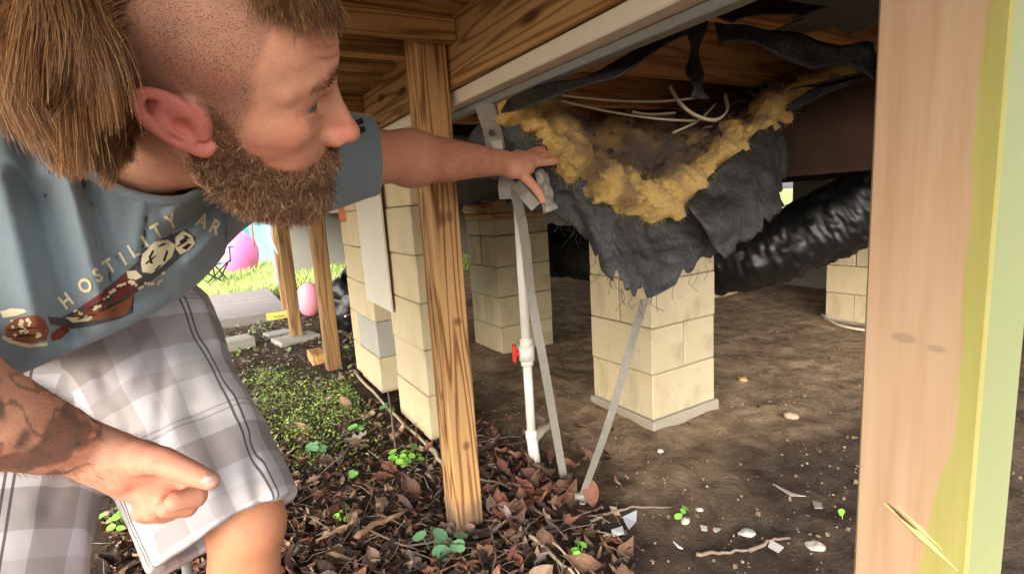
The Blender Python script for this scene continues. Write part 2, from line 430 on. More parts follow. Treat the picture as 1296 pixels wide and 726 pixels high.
# head colours
x, y, z = hL.T; ay = np.abs(y)
C = np.tile(base_skin, (len(hL), 1))
def blend(C, w, col): return C*(1-w[:, None])+np.array(col)*w[:, None]
sm = lambda a, b, t: np.clip((t-a)/(b-a), 0, 1)**2*(3-2*np.clip((t-a)/(b-a), 0, 1))
nz = fbm(hL, 45)
C = blend(C, .8*np.exp(-((x-.118)**2+y**2+(z+.015)**2)/.02**2), lin(216, 105, 92))                        # nose
C = blend(C, .65*np.exp(-((x-.065)**2+(ay-.05)**2+(z+.012)**2)/.028**2), lin(220, 124, 100))              # cheeks
C = blend(C, .45*sm(.045, .07, z)*sm(.05, .08, x), lin(226, 150, 120))                                     # forehead
C = blend(C, .8*sm(.073, .080, ay)*sm(.030, .020, x)*sm(-.06, -.045, z)*sm(.055, .045, z), lin(224, 122, 112))  # ears
C = blend(C, .5*np.exp(-((x-.08)**2+(ay-.034)**2+(z-.008)**2)/.014**2), lin(186, 118, 104)); C = blend(C, .55*np.exp(-((x-.086)**2+(ay-.038)**2+(z-.0205)**2)/.0085**2), lin(120, 72, 60))                # under the eye
hairline = .058-.9*np.clip(z-.03, 0, .08)*0+.012*nz
stub = sm(.002, -.010, x-(.040+.22*np.clip(z-.05, 0, .1)-.35*np.clip(.02-z, 0, .05)))*sm(.012, .026, z+.55*np.clip(-x-.01, 0, .1)+.03*sm(-.006, .004, x)*sm(.04, .03, x))*(1-.9*sm(.0755, .081, ay)*(z < .05))
STUB = np.clip(stub, 0, 1)
C = blend(C, STUB*(.45+.14*nz), lin(98, 78, 66))
def beard_mask(L):
    x, y, z = L.T; ay = np.abs(y)
    top = np.interp(x, [-.01, .012, .03, .05, .07, .085, .1, .12], [.018, .012, -.012, -.040, -.046, -.040, -.036, -.036])
    m = sm(.0, -.012, z-top+.006*fbm(L, 60, 2))*sm(-.016, -.002, x+.25*np.clip(-.03-z, 0, .1))*sm(-.135, -.115, z)
    m = m*sm(-.008, .008, z+.050+1.25*(x+.012))
    m = m*(1-.95*np.exp(-((x-.108)**2/.01**2+(z+.056)**2/.006**2+(y/.02)**2)))
    return np.clip(m, 0, 1)*((ay < .0755) | (z < -.036))
BM = beard_mask(hL)
C = blend(C, BM*.75, lin(120, 78, 52))
brow = np.exp(-((z-(.049-.35*np.clip(ay-.035, 0, .03)))/.0045)**2)*sm(.008, .016, ay)*sm(.058, .05, ay)*sm(.05, .06, x)
C = blend(C, np.clip(brow, 0, 1)*.4, lin(96, 66, 48))
add_body(hV, hF, C)

# --- arms
def T(p): return np.array(p, float)
Lsh, Lel, Lwr = at(392, 205, .80), at(520, 199, 1.00), at(634, 206, 1.22)
g = SDF(np.minimum.reduce([Lsh, Lel, Lwr])-np.array([.08, .08, .12]), np.maximum.reduce([Lsh, Lel, Lwr])+np.array([.26, .24, .12]), .0028)
g.chain([Lsh, (Lsh+Lel)/2+np.array([0, 0, .004]), Lel], [.05, .049, .0455], .03)
fm = Lel*.7+Lwr*.3
g.chain([Lel, fm+np.array([0, 0, -.002]), Lel*.35+Lwr*.65, Lwr], [.045, .0455, .037, .0285], .035)
g.ell(Lel+np.array([.0, .0, -.012]), (.04, .036, .036), .03)
# left hand: palm and five fingers, thumb hanging down
def hand(g, pts, palm, k=.006):
    for ch in palm: g.chain([T(p) for p in ch[0]], ch[1], .012)
    for ch in pts: g.chain([T(p) for p in ch[0]], ch[1], k)
pc = at(664, 212, 1.265)
hand(g, [
    ([at(678, 206, 1.275), at(697, 204.5, 1.30), at(708, 202.5, 1.315), at(716, 201, 1.325)], [.0105, .0098, .0088, .0072]),     # index
    ([at(678, 201, 1.285), at(694, 195, 1.325), at(703, 191, 1.345), at(710, 187.5, 1.36)], [.0105, .0098, .0088, .0072]),       # middle
    ([at(674, 197, 1.295), at(686, 190, 1.335), at(693, 187, 1.355), at(698, 185.5, 1.37)], [.010, .0092, .0082, .0068]),        # ring
    ([at(668, 195, 1.30), at(676, 190, 1.325), at(681, 188, 1.345), at(685, 187, 1.355)], [.0088, .0080, .0072, .006]),          # little
    ([at(660, 219, 1.245), at(673, 233, 1.245), at(681, 243, 1.25), at(687, 254, 1.255)], [.0135, .0115, .0105, .0085]),         # thumb
], [([Lwr, at(655, 207, 1.25), at(674, 203, 1.28)], [.0265, .026, .018]), ([at(650, 214, 1.235), at(668, 212, 1.26)], [.024, .018]), ([at(655, 200, 1.265), at(670, 198, 1.29)], [.02, .014])])
aV, aF = g.mesh(); aV = smooth_verts(aV, aF, 1)
C = np.tile(base_skin, (len(aV), 1)); nn = fbm(aV, 18)
C = blend(C, np.clip(.35+.4*nn, 0, .7), lin(214, 146, 114))
dw = np.linalg.norm(aV-at(600, 226, 1.14), axis=1); C = blend(C, .45*np.exp(-(dw/.022)**2), lin(120, 96, 84))     # small tattoo near the wrist
hand_w = sm(0, .05, (aV-Lwr)@(at(300, 203, 1.3)-Lwr)/.12); C = blend(C, .35*hand_w, lin(214, 138, 114))
add_body(aV, aF, C)
Rsh, Rel, Rwr = at(-105, 270, .56), at(-95, 505, .43), at(118, 571, .555)
g = SDF(np.minimum.reduce([Rsh, Rel, Rwr])-np.array([.08, .1, .1]), np.maximum.reduce([Rsh, Rel, Rwr, at(280, 620, .6)])+np.array([.04, .08, .07]), .0022)
g.chain([Rsh, Rel], [.05, .044], .02)
g.chain([Rel, Rel*.7+Rwr*.3, Rel*.3+Rwr*.7, Rwr], [.043, .044, .034, .0255], .02)
hand(g, [
    ([at(176, 578, .555), at(206, 583, .545), at(238, 597, .54), at(266, 608, .538)], [.017, .0145, .0125, .0095]),             # thumb
    ([at(212, 590, .585), at(246, 607, .595), at(247, 628, .578), at(222, 634, .56)], [.0145, .0138, .0125, .0105]),             # index, curled under
    ([at(206, 602, .60), at(238, 620, .61), at(236, 640, .59), at(210, 642, .57)], [.0145, .0138, .0125, .0105]),                # middle
    ([at(196, 612, .61), at(222, 634, .62), at(216, 650, .60), at(193, 648, .578)], [.0138, .0130, .0118, .0102]),                 # ring
    ([at(184, 620, .61), at(204, 642, .62), at(196, 653, .60), at(178, 649, .583)], [.012, .0115, .0105, .0095]),               # little
], [([Rwr, at(160, 588, .57), at(208, 596, .585)], [.0255, .027, .0165]), ([at(130, 584, .56), at(165, 604, .585), at(195, 614, .60)], [.022, .024, .016]), ([at(150, 575, .555), at(185, 580, .56)], [.021, .017])])
g.ell(at(196, 620, .59), .022, .012)
g.ell(at(262, 605.5, .5305), (.0075, .0055, .004), .0015, mode='u')
rV, rF = g.mesh(); rV = smooth_verts(rV, rF, 1)
C = np.tile(base_skin, (len(rV), 1)); nn = fbm(rV, 18)
C = blend(C, np.clip(.3+.4*nn, 0, .7), lin(220, 152, 124))
ax_ = (Rwr-Rel); t_ = ((rV-Rel)@ax_)/(ax_@ax_)
tat = sm(.95, .82, t_)*np.clip(sm(-.12, .12, fbm(rV, 24, 3))*1.0+sm(.05, .12, np.abs(fbm(rV+3, 40, 2)) < .12)*.0, 0, 1)
line = (np.abs(fbm(rV+5, 34, 2)) < .09)*sm(.93, .85, t_)
C = blend(C, np.clip(.82*tat+.6*line, 0, .88), lin(86, 78, 70))
C = blend(C, sm(.95, 1.25, t_)*.35, lin(214, 134, 112))
nail = np.linalg.norm((rV-at(266, 605, .53)), axis=1); C = blend(C, sm(.0095, .006, nail), lin(236, 190, 176))
add_body(rV, rF, C)
# --- legs under the shorts, down to the shoes
Lkn, Rkn = at(312, 664, .79), at(-22, 800, .64)
Lan = np.array([Lkn[0]-.03, Lkn[1]+.05, .09]); Ran = np.array([Rkn[0]-.05, Rkn[1]+.04, .09])
pel = at(128, 428, .86)
for kn, an, hip in ((Lkn, Lan, at(178, 440, .87)), (Rkn, Ran, at(40, 500, .80))):
    g = SDF(np.minimum.reduce([kn, an, hip])-.12, np.maximum.reduce([kn, an, hip])+.12, .006)
    d = an-kn
    g.chain([hip, kn], [.07, .05], .03); g.chain([kn, kn+d*.3+np.array([-.012, 0, 0]), kn+d*.75, an], [.049, .054, .040, .036], .02)
    g.ell(kn+np.array([.006, -.004, .0]), (.042, .042, .046), .02)
    g.chain([an, an+np.array([.06, -.02, -.045])], [.036, .032], .02)
    V, F = g.mesh(); C = np.tile(np.array(lin(206, 146, 108)), (len(V), 1)); add_body(V, F, blend(C, np.clip(.3+.5*fbm(V, 22), 0, .6), lin(186, 122, 84)))
g = SDF(pel-.45, pel+.45, .01)
chest = at(140, 290, .72)
g.chain([pel, (pel+chest)/2, chest], [.08, .07, .05], .05); g.chain([Rsh, chest, Lsh], [.04, .03, .04], .03); g.cone(chest, NKB, .05, .045, .03)
V, F = g.mesh(); add_body(V, F, np.tile(base_skin, (len(V), 1)))
body = mesh_obj('body', np.concatenate(bodyV), np.concatenate(bodyF), SKIN, person, True)
set_color(body, 'tint', np.concatenate(bodyC))
# --- eyes
def eye_mat():
    k = NT('eye'); v = k.attr('gaze'); sp = k.n('SeparateXYZ'); k.set(sp.inputs[0], v.outputs['Vector'])
    c = k.ramp(sp.outputs[0], [(.0, (.34, .24, .21)), (.80, (.40, .31, .28)), (.825, (.10, .085, .06)), (.965, (.16, .13, .09)), (.975, (.005,)*3)])
    return k.fin(c, .12, .5)
EYE = eye_mat()
for s in (-1, 1):
    b = bmesh.new(); bmesh.ops.create_uvsphere(b, u_segments=24, v_segments=16, radius=.0117)
    P_ = np.array([v.co[:] for v in b.verts]); Fc = [[v.index for v in f.verts] for f in b.faces]; b.free()
    gz = np.array([.88, .34*s, -.06]); gz /= np.linalg.norm(gz)
    o = mesh_obj('eye', (P_+np.array([.0765, s*.0345, .0185]))@HR.T+HO, Fc, EYE, person, True)
    set_vec(o, 'gaze', np.stack([np.clip(P_@gz/.0117, 0, 1)]*3, 1))
# --- hair
def sample(V, F, N, w, n):
    """n points on the faces of a mesh, chosen by a per-vertex weight"""
    fw = w[F].mean(1)*np.linalg.norm(np.cross(V[F[:, 1]]-V[F[:, 0]], V[F[:, 2]]-V[F[:, 0]]), axis=1)
    i = rng.choice(len(F), n, p=fw/fw.sum()); b = rng.dirichlet((1, 1, 1, 1), n)
    return (V[F[i]]*b[:, :, None]).sum(1), (N[F[i]]*b[:, :, None]).sum(1)
def grow(P, N, d0, d1, L, k, curl, turns, wob=.0, press=.0):
    """hair paths in head axes: from direction d0 bending to d1"""
    n = len(P); t = np.linspace(0, 1, k)[None, :, None]; D = d0[:, None]*(1-t)+d1[:, None]*t
    D /= np.linalg.norm(D, axis=2, keepdims=True)+1e-9
    path = P[:, None]+np.concatenate([np.zeros((n, 1, 3)), np.cumsum(D[:, 1:]*(L[:, None, None]/(k-1)), 1)], 1)
    ph = rng.random((n, 1, 1))*6.28; a = rng.normal(size=(n, 1, 3)); a /= np.linalg.norm(a, axis=2, keepdims=True); b = np.cross(np.broadcast_to(a, D.shape), D)
    tt = t*turns*6.28+ph
    return path+curl*t*(np.sin(tt)*a+np.cos(tt)*b)+wob*t*rng.normal(size=(n, 1, 3))
HAIR = hair_mat('hair_brown', .45)
def tint(n, cols, wts): 
    c = np.array([lin(*q) for q in cols])[rng.choice(len(cols), n, p=wts)]; return c*rng.uniform(.75, 1.25, (n, 1))
down = HR.T@np.array([0, 0, -1.0])
# beard
nb_ = 15000
P_, N_ = sample(hL, hF, hNL, BM*(.35+sm(-.02, -.06, hL[:, 2])), nb_)
chin = sm(.0, .09, P_[:, 0])*sm(-.03, -.09, P_[:, 2])
L_ = (.007+.006*sm(-.02, -.075, P_[:, 2])+.005*chin)*rng.uniform(.6, 1.25, nb_); mo = (P_[:, 0] > .09)*(P_[:, 2] > -.062); L_ = np.where(mo, .017*rng.uniform(.7, 1.2, nb_), L_)
d0 = N_*.8+down*.5+np.array([.25, 0, 0])+rng.normal(size=(nb_, 3))*.22
d1 = down*1.0+np.array([.30, 0, 0])+N_*.25+rng.normal(size=(nb_, 3))*.35
cl = 10; cid = rng.integers(0, 500, nb_); cj = rng.normal(size=(500, 3))*.3; d1 = d1+cj[cid]*.5
paths = grow(P_-N_*.001, N_, d0, d1, L_, 8, .0045*rng.uniform(.3, 1.6, (nb_, 1, 1)), 1.1)
bt = tint(nb_, [(160, 114, 80), (132, 96, 70), (190, 150, 114), (96, 70, 54), (214, 186, 156)], [.32, .3, .18, .12, .08])
strands('beard', paths@HR.T+HO, .00032, .00014, HAIR, person, bt)
# moustache and eyebrow hairs
for s_e in (-1, 1):
    bw = np.clip(brow, 0, 1)*(hL[:, 1]*s_e > 0); P_, N_ = sample(hL, hF, hNL, bw+1e-9, 170)
    d0 = N_*.5+np.array([.2, s_e*.9, .5])
    strands('eyebrow', grow(P_, N_, d0, d0*.3+np.array([-.3, s_e*.5, 0]), rng.uniform(.004, .008, 170), 4, .0005, .5)@HR.T+HO, .00028, .00012, HAIR, person, tint(170, [(120, 84, 60), (150, 110, 82)], [.6, .4]))
# fine hair on both forearms and the calf
def limb_hair(V, F, w, n, d, L0, L1):
    N = vert_normals(V, F); P_, N_ = sample(V, F, N, w+1e-9, n); dd = N_*.6+d+rng.normal(size=(n, 3))*.45
    return grow(P_, N_, dd, dd*.5+d*.8, rng.uniform(L0, L1, n), 4, .0008, .4)
tL = np.clip(((aV-Lel)@(Lwr-Lel))/((Lwr-Lel)@(Lwr-Lel)), -.5, 1.5)
fh = limb_hair(aV, aF, sm(-.15, .15, tL)*sm(1.05, .8, tL), 1500, (Lwr-Lel)/np.linalg.norm(Lwr-Lel)*.8, .006, .013)
fr_ = limb_hair(rV, rF, sm(.2, .4, t_)*sm(1.15, .95, t_), 1100, (Rwr-Rel)/np.linalg.norm(Rwr-Rel)*.8, .005, .011)
strands('arm_hair', np.concatenate([fh, fr_]), .00013, .00007, HAIR, person, tint(2600, [(150, 104, 74), (112, 76, 54), (190, 144, 104)], [.4, .4, .2]))['kind'] = 'stuff'
# shaved sides
P_, N_ = sample(hL, hF, hNL, STUB*(hL[:, 0] > -.07)+1e-9, 16000)
d0 = N_*1.0+np.array([-.5, 0, -.5])+rng.normal(size=(16000, 3))*.3
strands('hair_stubble', grow(P_, N_, d0, d0, rng.uniform(.0010, .0022, 16000), 3, .0, .5)@HR.T+HO, .00010, .00007, HAIR, person, tint(16000, [(122, 92, 74), (150, 120, 100), (92, 68, 54)], [.45, .3, .25]))
# long hair at the back, falling to the shoulder
lw = sm(-.045, -.060, hL[:, 0])*sm(-.05, -.03, hL[:, 2])*(hL[:, 2] < .135)
lw = np.maximum(lw, .8*sm(.098, .108, hL[:, 2])*(np.abs(hL[:, 1]) < .05)*(hL[:, 0] < -.035))
nl = 32000; P_, N_ = sample(hL, hF, hNL, lw+1e-9, nl)
ncl = 90; seeds = P_[rng.choice(nl, ncl, replace=False)]; cidx = np.argmin(((P_[:, None]-seeds[None])**2).sum(2), 1)
cdir = rng.normal(size=(ncl, 3))*.18; cph = rng.random(ncl)*6.28; cax = rng.normal(size=(ncl, 3)); cax /= np.linalg.norm(cax, axis=1, keepdims=True)
Ltot = np.clip((P_[:, 2]+.10)*.68, .04, .15)*rng.uniform(.85, 1.1, nl)*(1+.07*rng.normal(size=ncl))[cidx]
d0 = N_*.45+np.array([-.55, 0, .0])+down*.45+cdir[cidx]*.3+rng.normal(size=(nl, 3))*.05
d1 = down*1.3+np.array([-.05, 0, 0])+cdir[cidx]*.9+rng.normal(size=(nl, 3))*.08
pull = (seeds[cidx]-P_)
t_ = np.linspace(0, 1, 14)[None, :, None]
paths = grow(P_-N_*.002, N_, d0, d1, Ltot, 14, .0012*rng.uniform(.3, 1.3, (nl, 1, 1)), .8)
paths = paths+pull[:, None]*.5*t_**.8+.017*t_**1.5*np.sin(t_*7+cph[cidx][:, None, None])*cax[cidx][:, None]
lt = tint(nl, [(150, 104, 66), (120, 80, 50), (188, 142, 92), (88, 58, 38), (208, 168, 118)], [.34, .28, .2, .12, .06])
lt *= (1+.16*rng.normal(size=(ncl, 1)).clip(-1.2, 1.2))[cidx]
strands('long_hair', paths@HR.T+HO, .00021, .00012, HAIR, person, lt)
# longer top swept over the forehead
tw = sm(.098, .108, hL[:, 2])*sm(.01, .02, hL[:, 0])*(np.abs(hL[:, 1]) < .055)
nl = 5000; P_, N_ = sample(hL, hF, hNL, tw+1e-9, nl)
d0 = N_*.15+np.array([.75, -.35, .0])+rng.normal(size=(nl, 3))*.08; d1 = np.array([.15, -.65, -.60])+rng.normal(size=(nl, 3))*.2
paths = grow(P_, N_, d0, d1, rng.uniform(.022, .038, nl), 8, .002, .6)
strands('top_hair', paths@HR.T+HO, .00028, .00014, HAIR, person, tint(nl, [(140, 100, 66), (108, 74, 48), (178, 136, 92)], [.4, .35, .25]))

# --- T-shirt
def shirt_mat():
    k = NT('shirt_cotton'); v = k.coord('Object'); n1 = k.noise(v, 9, 4); n2 = k.noise(v, 300, 2)
    c = k.mix(n1, lin(118, 132, 138), lin(138, 151, 157)); c = k.mix(.2, c, k.ramp(n2, [(.3, (.6,)*3), (.7, (1,)*3)]), 'MULTIPLY')
    k.bump(n2, .25, .0006); k.b.inputs['Sheen Weight'].default_value = .2
    return k.fin(c, .92, .1)
SHIRT = shirt_mat()
hemA, hemB, hemC = at(0, 474, .60), at(234, 362, .76), at(124, 385, 1.05)
g = SDF(np.array([-.55, .15, .5]), np.array([.42, 1.25, 1.25]), .0036)
nkb = NKB
Lc, Rc = at(372, 208, .80), at(-100, 275, .56)
g.ell(at(140, 285, .63), .105, .0)
g.ell(at(172, 215, .62), .088, .05)
g.ell(at(210, 270, .70), .078, .06)
g.ell(at(55, 320, .56), .105, .07)
g.cone(at(40, 255, .60), Rc, .090, .072, .06)
sle = Rc*.52+Rel*.48; g.cone(Rc, sle, .070, .068, .05)
g.cone(at(205, 245, .72), Lc, .062, .068, .05)
g.cone(Lc, at(478, 196, .945), .078, .0700, .03)
g.ell(at(275, 235, .76), .045, .05)
g.ell(at(145, 345, .74), .094, .07)
g.ell(at(60, 400, .66), .10, .07)
g.ell(at(28, 380, .60), .092, .06)
g.ell(at(130, 420, .86), .135, .08)
g.chain([at(70, 262, .68), at(85, 335, .78), at(110, 410, .88)], [.105, .115, .13], .08)
g.ell(at(190, 310, .74), .058, .05)
# long soft folds
ax1 = (hemB-Lc)/np.linalg.norm(hemB-Lc)
def folds(P):
    q = P@np.stack([CR, CU, CF], 1)-CAM@np.stack([CR, CU, CF], 1); px = 648+FPX*q[:, 0]/q[:, 2]; py = 363-FPX*q[:, 1]/q[:, 2]
    d = np.zeros(len(P))
    # folds that fan from the armpit and collar
    for (x0, y0, x1, y1, w, a) in ((30, 170, 95, 420, 16, -.012), (75, 180, 130, 390, 13, .011), (110, 230, 150, 370, 12, -.008), (300, 235, 215, 300, 9, -.010), (335, 240, 240, 330, 8, .006), (265, 225, 215, 270, 8, .006),
                                   (0, 225, 50, 430, 14, .010), (430, 150, 400, 215, 7, -.005), (395, 160, 360, 235, 9, .005), (20, 440, 210, 365, 12, -.006), (185, 245, 170, 330, 12, .006)):
        ux, uy = x1-x0, y1-y0; l2 = ux*ux+uy*uy; t = ((px-x0)*ux+(py-y0)*uy)/l2; e = np.hypot(px-(x0+np.clip(t, 0, 1)*ux), py-(y0+np.clip(t, 0, 1)*uy))
        d -= a*np.exp(-(e/w)**2)
    return d*1.35+.0045*fbm(P*np.array([1, 1, .7]), 11, 3)
g.field(folds)
g.shell(.0115)
hn = np.cross(hemB-hemA, hemC-hemA); hn /= np.linalg.norm(hn); hn = hn if hn[2] < 0 else -hn
g.plane_cut(hemA, hn)
# sleeve end, right sleeve end and neck opening
sd = at(478, 191, .935)-Lc; g.D = g.D
X, Y, Z = g._grid(np.zeros(3, int), g.n)
def halfspace(p, n):
    n = np.array(n)/np.linalg.norm(n); return (X-p[0])*n[0]+(Y-p[1])*n[1]+(Z-p[2])*n[2]
cut = at(474, 189, .928); g.D = np.maximum(g.D, halfspace(cut, CR+CF*.42+CU*.12).astype(np.float32))
sax = (Rel-Rc)/np.linalg.norm(Rel-Rc); scut = sle+sax*.012
q0, q1, q2 = X-sle[0], Y-sle[1], Z-sle[2]; tq = q0*sax[0]+q1*sax[1]+q2*sax[2]; rq = np.sqrt(np.maximum(q0**2+q1**2+q2**2-tq**2, 0))
g.D = np.maximum(g.D, -np.maximum(np.maximum(-halfspace(scut, sax), rq-.056), tq-.034).astype(np.float32))
nax = (HO-nkb)/np.linalg.norm(HO-nkb)
ncut = np.maximum(-halfspace(nkb+nax*.0, nax), np.sqrt((X-nkb[0])**2+(Y-nkb[1])**2+(Z-nkb[2])**2)-.2)
ra = (X-nkb[0]), (Y-nkb[1]), (Z-nkb[2]); tt = ra[0]*nax[0]+ra[1]*nax[1]+ra[2]*nax[2]
rad = np.sqrt(np.maximum(ra[0]**2+ra[1]**2+ra[2]**2-tt**2, 0))
g.D = np.maximum(g.D, -np.maximum(rad-.070, -tt-.05).astype(np.float32))
sV, sF = g.mesh(); sV = smooth_verts(sV, sF, 2)
shirt = mesh_obj('shirt', sV, sF, SHIRT, person, True)
SB = BVHTree.FromPolygons([Vector(v) for v in sV], [tuple(int(i) for i in f) for f in sF])
def on_shirt(px, py, off=.0012):
    d = Vector(ray(px, py)).normalized(); h = SB.ray_cast(Vector(CAM), d)
    if h[0] is None: return None
    n = h[1] if h[1].dot(d) < 0 else -h[1]
    return h[0]-d*off
# collar band
cb = []
for i in range(40):
    w = 2*math.pi*i/40; a_ = np.cross(nax, [0, 0, 1.0]); a_ /= np.linalg.norm(a_); b_ = np.cross(nax, a_)
    d = a_*math.cos(w)+b_*math.sin(w); p0 = nkb+d*.074+nax*.01
    hit = SB.find_nearest(Vector(p0)); cb.append(np.array(hit[0]))
cb = np.array(cb); 
for _ in range(4): cb = (np.roll(cb, 1, 0)+cb*2+np.roll(cb, -1, 0))/4
mb = MB(); pts = [tuple(p) for p in cb]+[tuple(cb[0])]
mb.tube(pts, .0058, 8, False)
mb.build('collar', SHIRT, shirt, True)

# --- the print on the shirt: cut shapes laid on the cloth
def decal_poly(name, poly, mat, parent, off=.0012, step=3.0):
    """fill a polygon given in photo pixels with small quads dropped onto the shirt"""
    poly = np.array(poly, float); x0, y0 = poly.min(0); x1, y1 = poly.max(0)
    from mathutils.geometry import tessellate_polygon
    b = bmesh.new(); vs = [b.verts.new((p[0], p[1], 0)) for p in poly]
    try: b.faces.new(vs)
    except Exception: b.free(); return None
    bmesh.ops.triangulate(b, faces=list(b.faces))
    for _ in range(3):
        es = [e for e in b.edges if e.calc_length() > step*2]
        if not es: break
        bmesh.ops.subdivide_edges(b, edges=es, cuts=1); bmesh.ops.triangulate(b, faces=[f for f in b.faces if len(f.verts) > 3])
    ok = True; co = []
    for v in b.verts:
        h = on_shirt(v.co.x, v.co.y, off)
        if h is None: ok = False; break
        co.append(h)
    b.verts.index_update()
    fs = [[v.index for v in f.verts] for f in b.faces]; b.free()
    if not ok: return None
    return mesh_obj(name, [tuple(c) for c in co], fs, mat, parent, True)
CREAM = plain('print_cream', lin(226, 214, 176), .9, .1, vary=.12, scale=80); INK = plain('print_ink', lin(58, 50, 46), .9, .1); MAROON = plain('print_maroon', lin(122, 62, 54), .9, .1, vary=.35, scale=90); RUST = plain('print_rust', lin(142, 88, 62), .9, .1, vary=.35, scale=90); PGREY = plain('print_grey', lin(84, 82, 82), .9, .1, vary=.3, scale=90)
letters = [('H', 84, 381, -38), ('O', 108, 362, -34), ('S', 124, 349, -30), ('T', 139, 337, -34), ('I', 156, 328, -30), ('L', 169, 318, -32), ('I', 184, 307, -34), ('T', 199, 293, -30), ('Y', 217, 281, -22), ('A', 256, 280, 22), ('R', 272, 288, 26)]
for ch, lx, ly, rot in letters:
    cu = bpy.data.curves.new('t', 'FONT'); cu.body = ch; cu.size = 25; cu.align_x = 'CENTER'; cu.align_y = 'CENTER'; cu.offset = .75; cu.resolution_u = 3
    to = bpy.data.objects.new('t', cu); COL.objects.link(to)
    me = bpy.data.meshes.new_from_object(to.evaluated_get(bpy.context.evaluated_depsgraph_get()))
    bb = bmesh.new(); bb.from_mesh(me); bmesh.ops.subdivide_edges(bb, edges=[e for e in bb.edges if e.calc_length() > 5], cuts=1); bmesh.ops.triangulate(bb, faces=list(bb.faces))
    c_, s_ = math.cos(math.radians(rot)), math.sin(math.radians(rot)); co = []
    for v in bb.verts:
        X_, Y_ = v.co.x*.82, -v.co.y; h = on_shirt(lx+X_*c_-Y_*s_, ly+X_*s_+Y_*c_, .0016); co.append(h)
    bb.verts.index_update()
    if all(c is not None for c in co): mesh_obj('print_letter', [tuple(c) for c in co], [[v.index for v in f.verts] for f in bb.faces], CREAM, shirt)
    bb.free(); bpy.data.objects.remove(to); bpy.data.curves.remove(cu)
polys = [
 (PGREY, .0006, [(78, 402), (112, 382), (150, 352), (176, 330), (190, 312), (215, 297), (236, 290), (248, 300), (246, 312), (232, 322), (212, 340), (196, 352), (170, 372), (160, 384), (168, 396), (150, 404), (118, 412), (92, 416), (64, 410), (60, 400)]),
 (MAROON, .0010, [(104, 386), (128, 372), (152, 352), (160, 345), (176, 352), (170, 366), (150, 380), (128, 390), (110, 396)]),
 (RUST, .0010, [(92, 398), (112, 392), (140, 388), (160, 378), (172, 368), (165, 388), (158, 398), (130, 404), (104, 408)]),
 (CREAM, .0012, [(181, 318), (196, 306), (212, 303), (222, 310), (218, 324), (206, 336), (192, 346), (180, 344), (178, 330)]),
 (CREAM, .0012, [(222, 300), (232, 292), (243, 298), (247, 308), (240, 316), (228, 322), (222, 314)]),
 (CREAM, .0014, [(160, 343), (172, 342), (180, 350), (172, 354), (162, 352)]),
 (INK, .0020, [(188, 325), (193, 316), (195, 318), (191, 326), (194, 334), (190, 333)]),
 (INK, .0020, [(206, 330), (211, 316), (213, 318), (209, 331)]),
 (INK, .0020, [(226, 306), (234, 300), (239, 301), (231, 309)]), (INK, .0020, [(230, 314), (238, 308), (243, 309), (236, 316)]),
 (CREAM, .0016, [(82, 401), (98, 405), (118, 402), (112, 406), (92, 408)]),
 (RUST, .0010, [(6, 414), (22, 402), (44, 398), (56, 404), (62, 418), (58, 430), (40, 434), (20, 432), (8, 424)]),
 (CREAM, .0014, [(4, 424), (14, 430), (38, 436), (60, 433), (60, 437), (36, 440), (12, 434), (3, 428)]),
 (MAROON, .0010, [(64, 424), (72, 416), (84, 410), (88, 418), (78, 428), (66, 432)]),
 (CREAM, .0010, [(0, 394), (14, 390), (30, 391), (34, 394), (22, 399), (4, 402)]),
]
for a_, b_ in (((184, 334), (200, 322)), ((196, 342), (206, 334)), ((224, 312), (240, 303)), ((180, 320), (190, 311)), ((112, 390), (150, 372)), ((120, 397), (165, 376)), ((10, 418), (55, 414)), ((14, 426), (56, 424)), ((98, 404), (128, 396)), ((150, 366), (168, 356)), ((200, 312), (212, 308)), ((232, 298), (242, 303))):
    ux, uy = b_[0]-a_[0], b_[1]-a_[1]; l_ = math.hypot(ux, uy); nx, ny = -uy/l_*.8, ux/l_*.8; polys.append((INK, .0022, [(a_[0]-nx, a_[1]-ny), (a_[0]+ux*.5, a_[1]+uy*.5-2), (b_[0], b_[1]), (a_[0]+ux*.5+nx, a_[1]+uy*.5+ny), (a_[0]+nx, a_[1]+ny)]))
for mt, off, pl in polys: decal_poly('shirt_print', pl, mt, shirt, off)
for i in range(44):                                                       # small checks in the printed figure
    if i < 26: t = i/25; cx_, cy_ = 96+t*112+random.uniform(-2, 2), 396-t*52+9*math.sin(t*9)+random.uniform(-4, 4)
    else: cx_, cy_ = random.uniform(12, 54), random.uniform(404, 430)
    w_, h_ = random.uniform(1.6, 3.2), random.uniform(1.2, 2.2); a_ = -.5
    decal_poly('shirt_print', [(cx_+(u*math.cos(a_)-v*math.sin(a_)), cy_+(u*math.sin(a_)+v*math.cos(a_))) for u, v in ((-w_, -h_), (w_, -h_), (w_, h_), (-w_, h_))], CREAM, shirt, .0022)
# dark lettering down the sleeve
for i, (bx, by) in enumerate([(434, 133), (437, 139), (440, 145), (443, 151), (445, 157), (447, 163)]):
    decal_poly('sleeve_print', [(bx-1.5, by-2), (bx+2.2, by-2.6), (bx+3.2, by+2), (bx-.5, by+2.6)], INK, shirt, .0012, 2)
for q in ([(450, 152), (458, 149), (461, 156), (453, 159)], [(452, 162), (461, 159), (463, 167), (455, 170)]): decal_poly('sleeve_print', q, INK, shirt, .0012, 2)

